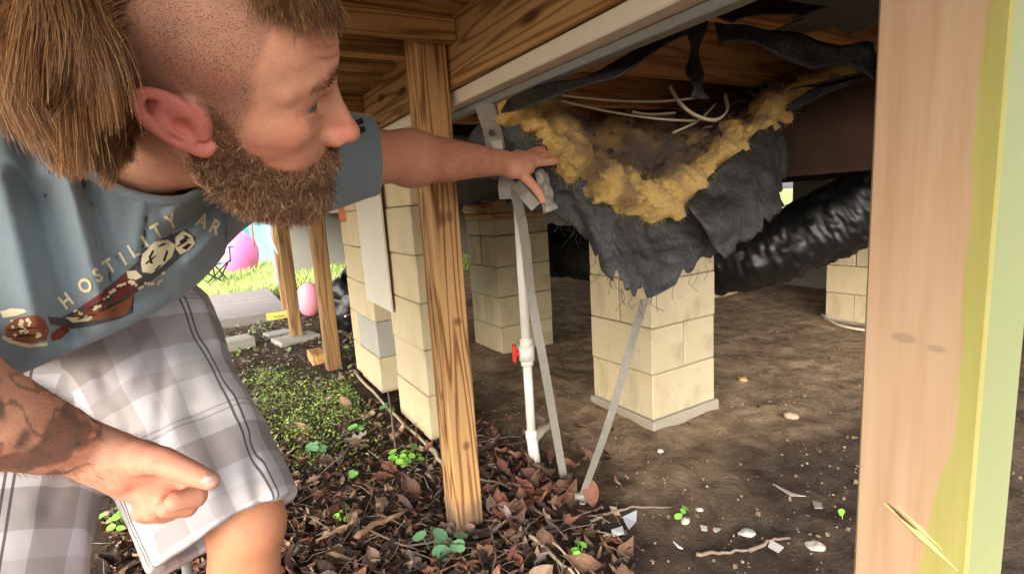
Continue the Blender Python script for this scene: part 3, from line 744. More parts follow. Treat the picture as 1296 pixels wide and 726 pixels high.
# --- plaid shorts
def shorts_mat():
    k = NT('shorts_plaid'); a = k.attr('cloth'); sp = k.n('SeparateXYZ'); k.set(sp.inputs[0], a.outputs['Vector'])
    def bands(o, per, off):
        f = k.math('FRACT', k.math('ADD', k.math('DIVIDE', o, per), off)); return f
    u = bands(sp.outputs[0], .20, .40); v = bands(sp.outputs[1], .20, .12)
    st = [(.0, (1, 1, 1)), (.30, (1, 1, 1)), (.302, (.50, .45, .43)), (.56, (.50, .45, .43)), (.562, (.82, .82, .88)), (.72, (.82, .82, .88)), (.722, (.66, .62, .62)), (.86, (.66, .62, .62)), (.862, (1,)*3)]
    ru = k.ramp(u, st); rv = k.ramp(v, st)
    for r in (ru, rv): r.node.color_ramp.interpolation = 'CONSTANT'
    c = k.mix(1.0, k.mix(.62, (1, 1, 1), ru), k.mix(.62, (1, 1, 1), rv), 'MULTIPLY')
    def thin(f, p, w): return k.math('LESS_THAN', k.math('ABSOLUTE', k.math('SUBTRACT', f, p)), w)
    ln = k.math('MAXIMUM', k.math('MAXIMUM', thin(u, .12, .008), thin(u, .165, .008)), k.math('MULTIPLY', k.math('MAXIMUM', thin(v, .12, .006), thin(v, .165, .006)), .45))
    c = k.mix(1.0, c, lin(216, 210, 208), 'MULTIPLY')
    c = k.mix(k.math('MULTIPLY', ln, .85), c, lin(74, 66, 68))
    n2 = k.noise(k.coord('Object'), 600, 2); k.bump(n2, .2, .0005); c = k.mix(.15, c, n2, 'MULTIPLY')
    return k.fin(c, .9, .15)
SHORTS = shorts_mat()
g = SDF(np.array([-.5, .4, .2]), np.array([.22, 1.3, .98]), .0042)
hipL, hipR = at(172, 425, .86), at(30, 480, .79)
kL, kR = at(288, 674, .775), at(-22, 800, .63)
def leg_axis(h, k_): d = k_-h; return d/np.linalg.norm(d)
aL, aR = leg_axis(hipL, kL), leg_axis(hipR, kR)
gl = SDF(g.lo, g.lo+(g.n-1)*g.h, g.h)
gl.cone(hipL, kL+aL*.06, .112, .104, 0); gl.plane_cut(kL, aL)
gr = SDF(g.lo, g.lo+(g.n-1)*g.h, g.h)
gr.cone(hipR, kR+aR*.06, .108, .098, 0); gr.plane_cut(kR, aR)
pelc = at(120, 425, .86)
gp = SDF(g.lo, g.lo+(g.n-1)*g.h, g.h); gp.ell(pelc, .135, 0); gp.ell(at(60, 430, .84), .13, .06); gp.cone(hipL, hipR, .11, .11, .05)
def sminA(a, b, k_):
    h = np.clip(.5+.5*(b-a)/k_, 0, 1); return b*(1-h)+a*h-k_*h*(1-h)
g.D = sminA(sminA(gp.D, gl.D, .025), gr.D, .015)
def sfold(P):
    q = P@np.stack([CR, CU, CF], 1)-CAM@np.stack([CR, CU, CF], 1); px = 648+FPX*q[:, 0]/q[:, 2]; py = 363-FPX*q[:, 1]/q[:, 2]
    d = np.zeros(len(P))
    for (x0, y0, x1, y1, w, a) in ((130, 470, 165, 545, 12, -.012), (165, 545, 240, 520, 12, -.008), (150, 520, 200, 600, 12, .010), (255, 380, 275, 430, 10, .008), (300, 500, 350, 620, 14, .008), (240, 480, 300, 640, 18, -.007), (100, 560, 60, 640, 12, -.010), (190, 430, 150, 500, 12, .009), (200, 640, 215, 300, 9, -.006), (320, 560, 330, 650, 9, -.005)):
        ux, uy = x1-x0, y1-y0; t = np.clip(((px-x0)*ux+(py-y0)*uy)/(ux*ux+uy*uy), 0, 1); e = np.hypot(px-(x0+t*ux), py-(y0+t*uy)); d -= a*np.exp(-(e/w)**2)
    return d+.006*fbm(P, 9, 2)+.0028*fbm(P*np.array([1, 1, .6]), 26, 3)
g.field(sfold)
# hollow hems, so the legs come out of open cloth
for c_, a_ in ((kL, aL), (kR, aR)):
    gh = SDF(g.lo, g.lo+(g.n-1)*g.h, g.h).cone(c_-a_*.03, c_+a_*.12, .080, .084, 0); g.D = np.maximum(g.D, -gh.D)
oV, oF = g.mesh(); oV = smooth_verts(oV, oF, 2)
shorts = mesh_obj('shorts', oV, oF, SHORTS, person, True)
def leg_uv(V, h, k_, ax):
    t = (V-h)@ax; r = V-h-t[:, None]*ax; e2 = CF-ax*(CF@ax); e2 /= np.linalg.norm(e2); e1 = np.cross(ax, e2)
    th = np.arctan2(r@e1, -(r@e2)); return np.stack([th*.112, t, np.zeros(len(V))], 1), np.linalg.norm(r, axis=1)
uL, rL = leg_uv(oV, hipL, kL, aL); uR, rR = leg_uv(oV, hipR, kR, aR)
li = np.zeros(len(shorts.data.loops), np.int32); shorts.data.loops.foreach_get('vertex_index', li)
lp = np.repeat((rL-rR)[oF].mean(1) < 0, 4); at_ = shorts.data.attributes.new('cloth', 'FLOAT_VECTOR', 'CORNER')
at_.data.foreach_set('vector', np.where(lp[:, None], uL[li], uR[li]+np.array([.05, .04, 0])).astype(np.float32).ravel())
# --- shoes (below the frame)
SHOE = plain('shoe_rubber', (.03, .03, .035), .6)
for an in (Lan, Ran):
    g = SDF(an+np.array([-.14, -.14, -.12]), an+np.array([.26, .14, .06]), .006)
    f = np.array([.95, -.3, 0]); f /= np.linalg.norm(f); b0 = np.array([an[0], an[1], 0])
    g.chain([b0-f*.05+[0, 0, .045], b0+f*.08+[0, 0, .045], b0+f*.17+[0, 0, .036]], [.045, .047, .036], .02); g.cone(b0+[0, 0, .06], an+[0, 0, .02], .047, .045, .02); g.plane_cut((0, 0, .002), (0, 0, -1))
    V, F = g.mesh(); mesh_obj('shoe', V, F, SHOE, person, True)
# ---------------------------------------------------------------- ground
def ground_h(P):
    P = np.asarray(P, float).reshape(-1, 2); Q = np.concatenate([P, np.zeros((len(P), 1))], 1)
    under = np.clip((P[:, 0]-.6)/.3, 0, 1)
    h = .018*fbm(Q, 1.3, 3)+.010*fbm(Q+5, 6, 3)*(.5+.5*under)+.006*under*fbm(Q+9, 17, 2)
    fade = np.clip(1-np.abs(np.hypot(P[:, 0]-1, P[:, 1]-2)-0)/14, 0, 1)
    return h*fade-.004
def gz(x, y): return float(ground_h([(x, y)])[0])
def axis_coords(lo, hi, step, far):
    a = np.arange(lo, hi+1e-6, step); out = [hi]; s_ = step
    while out[-1] < far: s_ *= 1.5; out.append(out[-1]+s_)
    neg = [lo]; s_ = step
    while neg[-1] > -far: s_ *= 1.5; neg.append(neg[-1]-s_)
    return np.concatenate([np.array(neg[1:])[::-1], a, np.array(out[1:])])
gx, gy = axis_coords(-.8, 5.6, .026, 260), axis_coords(.2, 7.0, .026, 260)
GX, GY = np.meshgrid(gx, gy, indexing='ij'); GP = np.stack([GX.ravel(), GY.ravel()], 1)
GV = np.concatenate([GP, ground_h(GP)[:, None]], 1); ni, nj = GX.shape
ii = (np.arange(ni-1)[:, None]*nj+np.arange(nj-1)[None]).ravel(); GF = np.stack([ii, ii+nj, ii+nj+1, ii+1], 1)
def dirt_mat():
    k = NT('dirt'); v = k.coord('Object')
    n1 = k.noise(v, 1.7, 5); n2 = k.noise(v, 9, 6, .65, .6); n3 = k.noise(v, 75, 5, .7)
    sp = k.n('SeparateXYZ'); k.set(sp.inputs[0], v)
    tan_ = k.ramp(n2, [(.25, lin(100, 82, 66)), (.45, lin(148, 124, 98)), (.62, lin(180, 154, 124)), (.8, lin(198, 172, 140))])
    dark = k.ramp(n2, [(.3, lin(50, 42, 36)), (.6, lin(90, 75, 62)), (.8, lin(116, 98, 80))])
    f = k.math('ADD', k.math('MULTIPLY', k.math('SUBTRACT', sp.outputs[0], .98), 3.2), k.math('MULTIPLY', k.math('SUBTRACT', n1, .5), 2.2))
    fy = k.math('MULTIPLY', k.math('SUBTRACT', sp.outputs[1], .95), 2.5)
    f = k.math('MINIMUM', f, k.math('ADD', fy, k.math('MULTIPLY', k.math('SUBTRACT', n1, .5), 2.0)))
    cl = k.n('Clamp'); k.set(cl.inputs[0], f); c = k.mix(cl.outputs[0], dark, tan_)
    far = k.n('Clamp'); k.set(far.inputs[0], k.math('MULTIPLY', k.math('SUBTRACT', sp.outputs[1], 7.2), .6)); c = k.mix(far.outputs[0], c, k.ramp(n2, [(.3, lin(96, 104, 60)), (.7, lin(150, 160, 100))]))
    c = k.mix(.55, c, k.ramp(n3, [(.3, (.35,)*3), (.5, (.85,)*3), (.75, (1.1, 1.1, 1.1))]), 'MULTIPLY')
    n4 = k.noise(v, 260, 4, .7); k.bump(k.math('ADD', k.math('ADD', n3, k.math('MULTIPLY', n2, 1.5)), k.math('MULTIPLY', n4, .5)), .9, .014)
    return k.fin(c, .95, .12)
ground = tag(mesh_obj('ground', GV, GF, dirt_mat(), None, True), kind='structure', label='bare brown dirt under the house and leafy soil beside it')

# ---------------------------------------------------------------- materials of the place
PINE = lambda ax, sd=0.0: wood('treated_pine', ax, lin(124, 84, 44), lin(176, 132, 80), lin(206, 164, 108), seed=sd)
DECKW = lambda ax, sd=0.0: wood('deck_lumber', ax, lin(116, 80, 44), lin(176, 134, 82), lin(208, 166, 108), grain=1.0, seed=sd)
JOISTW = lambda ax, sd=0.0: wood('joist_lumber', ax, lin(140, 94, 54), lin(186, 140, 88), lin(208, 164, 110), seed=sd)
def block_mat(name, a, b):
    k = NT(name); v = k.coord('Object'); oi = k.n('ObjectInfo'); n1 = k.noise(v, 5, 4); n2 = k.noise(v, 190, 4, .7)
    c = k.mix(n1, a, b); c = k.mix(.3, c, k.ramp(n2, [(.3, (.5,)*3), (.55, (1,)*3)]), 'MULTIPLY')
    c = k.mix(k.math('MULTIPLY', oi.outputs['Random'], .22), c, lin(150, 146, 140))
    st = k.ramp(k.noise(v, 3.2, 5, .6, 1.0), [(.52, (0,)*3), (.7, (.5,)*3)]); c = k.mix(st, c, lin(128, 112, 88))
    k.bump(n2, .45, .002); return k.fin(c, .93, .15)
BLOCK = block_mat('concrete_block', lin(188, 168, 128), lin(204, 188, 152)); BLOCKG = block_mat('concrete_block_grey', lin(150, 146, 134), lin(176, 172, 160)); MORTAR = block_mat('mortar', lin(142, 132, 112), lin(166, 156, 136))
METAL = plain('galvanised_strap', lin(150, 144, 132), .5, .5, .2, vary=.3, scale=60)
PVC = plain('white_pvc', lin(226, 220, 206), .35, .5, vary=.06, scale=30)
WHITE_TRIM = plain('white_trim', lin(226, 214, 192), .55, .4, vary=.06, scale=12)
GREY_TRIM = plain('grey_trim', lin(140, 140, 136), .45, .5, .3, vary=.1)
STEEL = plain('rusty_steel', lin(66, 46, 35), .7, .35, .2, vary=.5, scale=14)
def film_mat(name, col, rough, weave=0.0):
    k = NT(name); v = k.coord('Object'); n1 = k.noise(v, 12, 5); n2 = k.noise(v, 60, 5, .65)
    c = k.mix(n1, tuple(x*.7 for x in col), tuple(x*1.5 for x in col)); dust = k.ramp(n2, [(.48, (0,)*3), (.78, (.42,)*3)]); c = k.mix(dust, c, lin(96, 88, 76))
    k.bump(k.math('ADD', k.math('MULTIPLY', n2, .9), k.math('MULTIPLY', n1, 1.2)), .5, .01); return k.fin(c, rough, .5)
FILM = film_mat('black_membrane', lin(32, 30, 28), .48); DUCT = plain('black_film', lin(18, 18, 18), .42, .6, vary=.4, scale=30)

# ---------------------------------------------------------------- deck with its posts
deck = thing('wooden_deck', 'raised wooden deck of weathered boards on square posts beside the house', 'deck', (.59, 2.4, 0))
def beam_obj(name, lo, hi, ax, parent, mat=None, bev=.003, sd=None):
    lo = np.array(lo, float); hi = np.array(hi, float); c = (lo+hi)/2
    o = MB().box(lo-c, hi-c, bev).build(name, mat or DECKW(ax, sd if sd is not None else random.uniform(0, 9)))
    inv = parent_inv(parent) if parent is not None else np.eye(4); p = inv@np.append(c, 1); o.location = p[:3]
    if parent is not None: o.parent = parent
    return o
def center_post_mat():
    k = NT('post_pine'); v = k.coord('Object', scale=(9, 9, .55)); 
    ring = k.noise(k.coord('Object', scale=(17, 17, .9), loc=(3.1, .4, .8)), 1.0, 2, .4); wave = k.math('ADD', k.math('MULTIPLY', k.math('SINE', k.math('MULTIPLY', ring, 58)), .5), .5)
    fine = k.noise(k.coord('Object', scale=(180, 180, 5)), 1, 4)
    c = k.ramp(wave, [(.0, lin(112, 74, 44)), (.25, lin(162, 118, 72)), (.6, lin(192, 150, 100)), (1, lin(196, 154, 102))])
    c = k.mix(k.math('MULTIPLY', fine, .35), c, lin(168, 122, 74))
    tc = k.coord('Object'); out = c
    for (kx, ky, kz, rx, rz) in ((-.014, -.0445, .235, .020, .030), (.012, -.0445, .240, .013, .022), (.010, -.0445, -.06, .018, .016), (.006, -.0445, -.44, .016, .018), (-.0445, .006, .02, .012, .03), (-.0445, -.01, -.28, .012, .02)):
        d = k.n('VectorMath', operation='SUBTRACT'); k.set(d.inputs[0], tc); d.inputs[1].default_value = (kx, ky, kz)
        m_ = k.n('VectorMath', operation='MULTIPLY'); k.set(m_.inputs[0], d.outputs[0]); m_.inputs[1].default_value = (1/rx, 1/.012, 1/rz)
        l = k.n('VectorMath', operation='LENGTH'); k.set(l.inputs[0], m_.outputs[0])
        kn = k.ramp(k.math('ADD', l.outputs['Value'], k.math('MULTIPLY', fine, .3)), [(.35, (.8,)*3), (1.1, (.35,)*3), (1.6, (0,)*3)]); out = k.mix(kn, out, lin(104, 66, 40))
    sp = k.n('SeparateXYZ'); k.set(sp.inputs[0], tc)
    wet = k.n('Clamp'); k.set(wet.inputs[0], k.math('ADD', k.math('MULTIPLY', k.math('SUBTRACT', -.63, sp.outputs[2]), 14), k.math('MULTIPLY', k.noise(tc, 25, 4), 1.0)))
    out = k.mix(k.math('MULTIPLY', wet.outputs[0], .7), out, lin(74, 66, 58))
    k.bump(k.math('ADD', wave, fine), .3, .002); return k.fin(out, .72, .25)
beam_obj('post', (.545, 1.345, -.02), (.634, 1.434, 1.455), 2, deck, center_post_mat(), .005)
for (x, y) in ((.585, 3.40), (.52, 4.48), (.60, 5.55)): beam_obj('post', (x, y, -.02), (x+.089, y+.089, 1.30), 2, deck, wood('far_post', 2, lin(104, 76, 46), lin(140, 106, 68), lin(164, 130, 88), seed=x*9+y), .004)
beam_obj('post', (.62, 3.42, -.02), (.652, 3.49, 1.30), 2, deck, wood('far_post', 2, lin(104, 76, 46), lin(140, 106, 68), lin(164, 130, 88), seed=2))
def near_post_mat():
    """heartwood face with a greenish treated sapwood edge"""
    k = NT('post_sapwood'); tc = k.coord('Object'); v = k.coord('Object', scale=(20, 20, 1.2)); n1 = k.noise(v, 2.4, 5, .6); n2 = k.noise(k.coord('Object', scale=(150, 150, 5)), 1, 4)
    heart = k.ramp(n1, [(.25, lin(152, 118, 88)), (.5, lin(170, 140, 110)), (.75, lin(180, 154, 126))])
    sap = k.ramp(n1, [(.3, lin(140, 138, 62)), (.7, lin(160, 158, 90))]); pale = lin(140, 152, 104)
    sp = k.n('SeparateXYZ'); k.set(sp.inputs[0], tc)
    edge = k.math('ADD', k.math('MULTIPLY', k.math('SUBTRACT', k.noise(k.coord('Object', scale=(0, 0, 2.2)), 1.5, 3), .5), .045), -.027)
    edge = k.math('ADD', edge, k.math('MULTIPLY', k.math('MAXIMUM', k.math('SUBTRACT', .02, sp.outputs[2]), 0), .10))
    f = k.n('Clamp'); k.set(f.inputs[0], k.math('MULTIPLY', k.math('SUBTRACT', edge, sp.outputs[1]), 260)); c = k.mix(f.outputs[0], heart, sap)
    fr = k.n('Clamp'); k.set(fr.inputs[0], k.math('MULTIPLY', k.math('SUBTRACT', sp.outputs[0], -.0435), 400)); c = k.mix(fr.outputs[0], c, pale)
    for (ky, kz, ry, rz) in ((.012, .105, .016, .008), (-.012, .100, .012, .006)):
        d = k.n('VectorMath', operation='SUBTRACT'); k.set(d.inputs[0], tc); d.inputs[1].default_value = (-.045, ky, kz)
        m_ = k.n('VectorMath', operation='MULTIPLY'); k.set(m_.inputs[0], d.outputs[0]); m_.inputs[1].default_value = (1/.01, 1/ry, 1/rz)
        l = k.n('VectorMath', operation='LENGTH'); k.set(l.inputs[0], m_.outputs[0]); q = k.math('ADD', l.outputs['Value'], k.math('MULTIPLY', n2, .6))
        c = k.mix(k.ramp(q, [(.7, (.55,)*3), (1.5, (0,)*3)]), c, lin(120, 100, 84))
    c = k.mix(k.math('MULTIPLY', n2, .4), c, lin(150, 122, 96)); k.bump(n2, .25, .001)
    return k.fin(c, .7, .25)
pc0 = np.array([.5895, .2065, .73])
npost = MB().box((-.0445, -.0465, -.75), (.0445, .0465, .75), .0025); npo = npost.build('post', near_post_mat(), None)
npo.location = (parent_inv(deck)@np.append(pc0, 1))[:3]; npo.parent = deck
npo['label'] = 'pale fresh post with a lime green sapwood edge'
# a sliver torn out of the near post
a_, b_ = atX(1118, 636, .5445), atX(1212, 722, .5445); dd = b_-a_; sd_ = np.array([0, dd[2], -dd[1]]); sd_ /= np.linalg.norm(sd_)
def sliver(name, t0, t1, off, w, lift, mat):
    p0, p1 = a_+dd*t0+sd_*off, a_+dd*t1+sd_*off*.7; n_ = 7; V = []
    for i_ in range(n_):
        t_ = i_/(n_-1); c_ = p0+(p1-p0)*t_; ww = w*math.sin(math.pi*(.08+.84*t_))**.7*(1+.25*math.sin(i_*2.3+off*900)); V += [c_+sd_*ww/2+[.003, 0, 0], c_+np.array([-lift*(1-abs(2*t_-1)), 0, 0]), c_-sd_*ww/2+[.003, 0, 0]]
    F = [(i_*3+k_, i_*3+k_+1, (i_+1)*3+k_+1, (i_+1)*3+k_) for i_ in range(n_-1) for k_ in (0, 1)]; return mesh_obj(name, V, F, mat, npo)
SPL = plain('fresh_splinter', lin(196, 184, 112), .7, vary=.2, scale=200)
sliver('splinter', 0, 1, 0, .012, .0028, SPL); sliver('splinter', .12, .75, .008, .006, .002, SPL); sliver('gouge', .03, .45, .0035, .0035, .0034, plain('gouge_dark', lin(84, 60, 48), .8))
# framing
beam_obj('ledger', (.642, .10, 1.304), (.680, 4.62, 1.468), 1, deck, DECKW(1, 3.1))
beam_obj('joist', (-2.0, 1.292, 1.408), (.640, 1.330, 1.468), 0, deck, DECKW(0, 1.1))
beam_obj('joist', (-2.0, 1.455, 1.405), (.640, 1.493, 1.468), 0, deck, DECKW(0, 4.3))
for i in range(3): beam_obj('cleat', (.30+.0*i, 1.334, 1.41), (.335, 1.343, 1.466), 2, deck, DECKW(2, i)) if i == 0 else None
beam_obj('beam', (-2.0, 2.20, 1.285), (.640, 2.24, 1.4535), 0, deck, DECKW(0, 6.1))
beam_obj('beam', (-2.0, 3.36, 1.285), (.640, 3.398, 1.4535), 0, deck, DECKW(0, 7.7))
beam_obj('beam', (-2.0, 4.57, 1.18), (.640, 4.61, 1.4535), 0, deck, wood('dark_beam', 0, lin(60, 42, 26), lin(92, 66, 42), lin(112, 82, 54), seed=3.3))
y = -.902; i = -12
while y < 4.6:
    w_ = .19 if i == 1 else .085
    beam_obj('deck_board', (-2.05, y, 1.4705 if i == 1 else 1.455 if y > 1.52 else 1.4705), (.640, y+w_, 1.512), 0, deck, DECKW(0, i*.77)); y += w_+.075; i += 1
beam_obj('sky_blocker', (-2.1, -.92, 1.540), (.69, 4.65, 1.556), 0, deck, DECKW(0, 2.2))  # unseen cover added above the boards to block the sky and darken the gaps
for yy in (-.8, .1, 1.0, 2.7, 4.2): beam_obj('sleeper', (-2.06, yy, 1.516), (.66, yy+.03, 1.5385), 0, deck, DECKW(0, yy))

# ---------------------------------------------------------------- the house above
home = thing('mobile_home', 'raised mobile home with cream bottom trim, wooden floor joists and a rusty steel frame', 'house', (2.9, 3.0, 1.25))
beam_obj('trim', (.655, 0.05, 1.2625), (.720, 9.4, 1.3005), 1, home, WHITE_TRIM)
beam_obj('trim_flashing', (.694, 0.05, 1.243), (.724, 9.4, 1.2615), 1, home, GREY_TRIM, .002)
beam_obj('rim_joist', (.724, 0.05, 1.285), (.762, 9.4, 1.50), 1, home, JOISTW(1, 2.4))
beam_obj('subfloor', (.70, 0.05, 1.502), (5.1, 9.4, 1.52), 1, home, wood('subfloor_sheet', 1, lin(150, 108, 66), lin(180, 136, 86), lin(196, 152, 102), seed=4))
SIDE = plain('cream_siding', lin(214, 206, 188), .6, .3, vary=.05)
beam_obj('wall', (.70, 0.05, 1.524), (5.1, 9.4, 3.9), 1, home, SIDE)
for yy in (.08, .34, .70, 1.10, 1.52, 1.95, 2.4, 2.9, 3.4): beam_obj('floor_joist', (.764, yy, 1.315), (4.9, yy+.038, 1.50), 0, home, JOISTW(0, yy*3))
for x0 in (1.62, 3.97):
    s_ = MB(); s_.box((x0, 0.08, 1.012), (x0+.11, 9.2, 1.024)); s_.box((x0+.050, 0.08, 1.0245), (x0+.060, 9.2, 1.2475)); s_.box((x0, 0.08, 1.248), (x0+.11, 9.2, 1.260)); s_.build('frame_beam', STEEL, home)
# the belly wrap that still hangs flat, with a torn opening
bx, by = np.arange(.785, 5.08, .045), np.arange(.08, 9.3, .06)
BX, BY = np.meshgrid(bx, by, indexing='ij'); Q = np.stack([BX.ravel(), BY.ravel(), 0*BX.ravel()], 1)
sag = -.012*np.abs(fbm(Q, 2.2, 3))-.01*fbm(Q, 9, 2); inside_beam = ((BX > 1.58) & (BX < 1.76) | (BX > 3.93) & (BX < 4.11)).ravel()
BV = np.concatenate([Q[:, :2], (1.272+np.where(inside_beam, .0, sag))[:, None]], 1); nbj = len(by)
ii = (np.arange(len(bx)-1)[:, None]*nbj+np.arange(nbj-1)[None]).ravel(); BF = np.stack([ii, ii+nbj, ii+nbj+1, ii+1], 1)
cc = BV[BF].mean(1); jag = .09*fbm(cc*np.array([1, 1, 0]), 9, 2)
hole = (cc[:, 0] < 1.60) & (cc[:, 1]+jag > .56) & (cc[:, 1]+jag < 2.0)
BF = BF[~hole]
bel = mesh_obj('belly_wrap', BV, BF, FILM, home, True); sm_ = bel.modifiers.new('t', 'SOLIDIFY'); sm_.thickness = .003
SKIRT = plain('skirting', lin(120, 116, 108), .7, .3, vary=.1)
for (y0, y1, z0, z1) in ((0.05, 3.02, .0, 1.24), (3.02, 3.62, .0, .60), (3.62, 9.4, 0, 1.24)): beam_obj('skirting', (5.02, y0+.003, z0-.03), (5.05, y1-.003, z1), 1, home, SKIRT)
beam_obj('skirting', (1.1, 9.36, -.03), (5.01, 9.39, 1.24), 0, home, SKIRT); beam_obj('skirting', (3.4, .06, -.03), (5.01, .09, 1.24), 0, home, SKIRT)

# ---------------------------------------------------------------- block piers
def pier(x, y, courses, label, wx=.4, wy=.4, first='x', h=.2, top=None, slab=True, mats=None, z0=.02, group='concrete block piers under the house'):
    t = thing('block_pier', label, 'pier', (x, y, 0), 0, group); g_ = .0028
    if slab: MB().box((x-.012, y-.012, -.05), (x+wx+.012, y+wy+.012, z0-.001), .006).build('footing', MORTAR, t)
    for c in range(courses):
        z_ = z0+c*h; alongx = (c % 2 == 0) == (first == 'x'); m_ = (mats or {}).get(c, BLOCK)
        j = lambda: random.uniform(-.003, .003)
        if wx < .3 or wy < .3: rects = [(0, 0, wx, wy)]
        elif alongx: rects = [(0, 0, wx, wy/2), (0, wy/2, wx, wy)]
        else: rects = [(0, 0, wx/2, wy), (wx/2, 0, wx, wy)]
        for (a, b, c_, d) in rects:
            jx, jy = j(), j(); ctr = np.array([x+(a+c_)/2+jx, y+(b+d)/2+jy, z_+h/2])
            hd = np.array([(c_-a)/2-g_, (d-b)/2-g_, h/2-g_*.6])
            o = MB().box(-hd, hd, .004).build('block', m_); o.location = (parent_inv(t)@np.append(ctr, 1))[:3]; o.parent = t
        if not (wx < .3 or wy < .3): MB().box((x+.006, y+.006, z_-.004), (x+wx-.006, y+wy-.006, z_+h-.005)).build('mortar', MORTAR, t) if c == 0 else None
    return t
p1 = pier(1.55, 1.52, 4, 'sunlit cream block pier standing below the hanging black membrane', first='x', mats={0: BLOCK}, z0=.03)
MB().box((1.56, 1.53, .8325), (1.94, 1.91, .93), .004).build('cap_block', BLOCK, p1)
MB().box((1.57, 1.56, .932), (1.93, 1.88, .972)).build('wood_cap', JOISTW(0, 1), p1); MB().box((1.60, 1.62, .9735), (1.78, 1.80, 1.0105)).build('shim', JOISTW(0, 2), p1)
p2 = pier(1.60, 2.91, 4, 'block pier with wood scraps on top, behind the white pipe', first='y', z0=-.015, wx=.42, wy=.40, slab=True)
for a in (0, 1): MB().box((1.603, 2.913+a*.2, .789), (2.017, 3.107+a*.2, .888), .004).build('half_block', BLOCK, p2)
MB().box((1.595, 2.90, .890), (2.02, 3.30, .925), .003).build('wood_cap', JOISTW(0, 5), p2); MB().box((1.62, 2.98, .926), (1.78, 3.12, .968)).build('shim', JOISTW(0, 7), p2); MB().box((1.63, 3.0, .969), (1.75, 3.1, 1.0105)).build('shim', JOISTW(0, 8), p2)
p3 = pier(.725, 2.00, 6, 'tall cream block pier directly behind the knotty wooden post', wx=.2, wy=.40, first='y', z0=.0, slab=False)
MB().box((.728, 2.003, 1.203), (.922, 2.397, 1.240)).build('wood_cap', JOISTW(1, 3), p3)
p4 = pier(.735, 2.73, 6, 'cream block pier with a grey lower course, half behind a leaning panel', wx=.2, wy=.40, first='y', z0=.0, slab=False, mats={1: BLOCKG})
MB().box((.738, 2.733, 1.203), (.932, 3.127, 1.240)).build('wood_cap', JOISTW(1, 4), p4)
p5 = pier(3.88, 1.67, 4, 'shadowed block pier beyond the black duct with a white cord at its foot', z0=.0, first='x'); MB().box((3.885, 1.675, .803), (4.275, 2.065, 1.0105), .004).build('cap_block', BLOCK, p5)
p6 = pier(3.90, 3.10, 4, 'deep shadowed block pier glimpsed under the black duct', z0=.0, first='y'); MB().box((3.905, 3.105, .803), (4.295, 3.495, 1.0105), .004).build('cap_block', BLOCK, p6)
p7 = pier(1.60, 4.6, 4, 'far block pier in the dark behind the other piers', z0=.0, first='y'); MB().box((1.605, 4.605, .803), (1.995, 4.995, 1.0105), .004).build('cap_block', BLOCK, p7)
p8 = pier(.742, 3.145, 4, 'narrow block stack topped by an orange brick beside the leaning panel', wx=.19, wy=.16, z0=0, slab=False); MB().box((.745, 3.148, .803), (.929, 3.302, .94), .004).build('cap_block', BLOCK, p8)
# leaning grey panel against the piers
pn = MB(); pA, pB, pC, pD = atX(446, 222, .700), atX(480, 222, .704), atX(491, 384, .712), atX(470, 388, .708)
pn.ribbon([(pA+pB)/2, (pA+pB)/2*.5+(pC+pD)/2*.5, (pC+pD)/2], .42, .008, (0, 1, 0)); po = pn.build('skirting_panel', plain('grey_panel', lin(196, 188, 172), .7, .3, vary=.06, scale=8))
tag(po, 'pale grey skirting panel leaning against the block piers', 'panel')
rb = MB().box((.738, 3.15, .9405), (.90, 3.30, 1.19), .006).build('brick', plain('orange_brick', lin(176, 110, 70), .85, .2, vary=.2)); tag(rb, 'orange brick standing on top of the narrow block stack', 'brick')

# ---------------------------------------------------------------- hanging membrane, insulation, cables
def patch(rows, nu, nv, disp, name, mat, th=.004, rag=0.0):
    """a cloth sheet through a net of control places"""
    R = np.array([catmull(r_, nu) for r_ in rows]); Cc = np.array([catmull(list(R[:, i]), nv) for i in range(R.shape[1])])     # (u, v, 3)
    U_, V_ = Cc.shape[:2]; P = Cc.reshape(-1, 3); ii = (np.arange(U_-1)[:, None]*V_+np.arange(V_-1)[None]).ravel(); F = np.stack([ii, ii+V_, ii+V_+1, ii+1], 1)
    N = vert_normals(P, F); uu, vv = np.meshgrid(np.linspace(0, 1, U_), np.linspace(0, 1, V_), indexing='ij'); P = P+N*disp(P, uu.ravel(), vv.ravel())[:, None]
    if rag:
        G_ = P.reshape(U_, V_, 3); nz_ = np.array([max(0, .55*fbm(np.array([[i*.9, 0, 0]]), .35, 3)[0]+.25*fbm(np.array([[i*1.0, 3, 0]]), 1.3, 2)[0]) for i in range(U_)])*rag
        for i in range(U_):
            tt = np.linspace(0, 1-nz_[i], V_)*(V_-1); a_ = np.minimum(tt.astype(int), V_-2); f_ = (tt-a_)[:, None]; G_[i] = G_[i][a_]*(1-f_)+G_[i][a_+1]*f_
        P = G_.reshape(-1, 3)
    return P, F, uu.ravel(), vv.ravel()
A = at
inner = [A(612, 148, 1.38), A(652, 138, 1.36), A(694, 180, 1.34), A(722, 206, 1.33), A(770, 246, 1.36), A(820, 268, 1.40), A(862, 246, 1.44), A(908, 208, 1.49), A(950, 168, 1.54), A(990, 138, 1.58)]
mid = [A(600, 165, 1.42), A(640, 190, 1.38), A(690, 222, 1.36), A(722, 245, 1.36), A(765, 290, 1.36), A(815, 325, 1.38), A(868, 305, 1.42), A(922, 262, 1.46), A(962, 215, 1.51), A(992, 170, 1.56)]
outer = [A(592, 186, 1.46), A(632, 235, 1.42), A(690, 262, 1.39), A(736, 300, 1.40), A(772, 350, 1.37), A(812, 378, 1.36), A(868, 352, 1.40), A(932, 300, 1.46), A(984, 262, 1.52), A(996, 210, 1.57)]
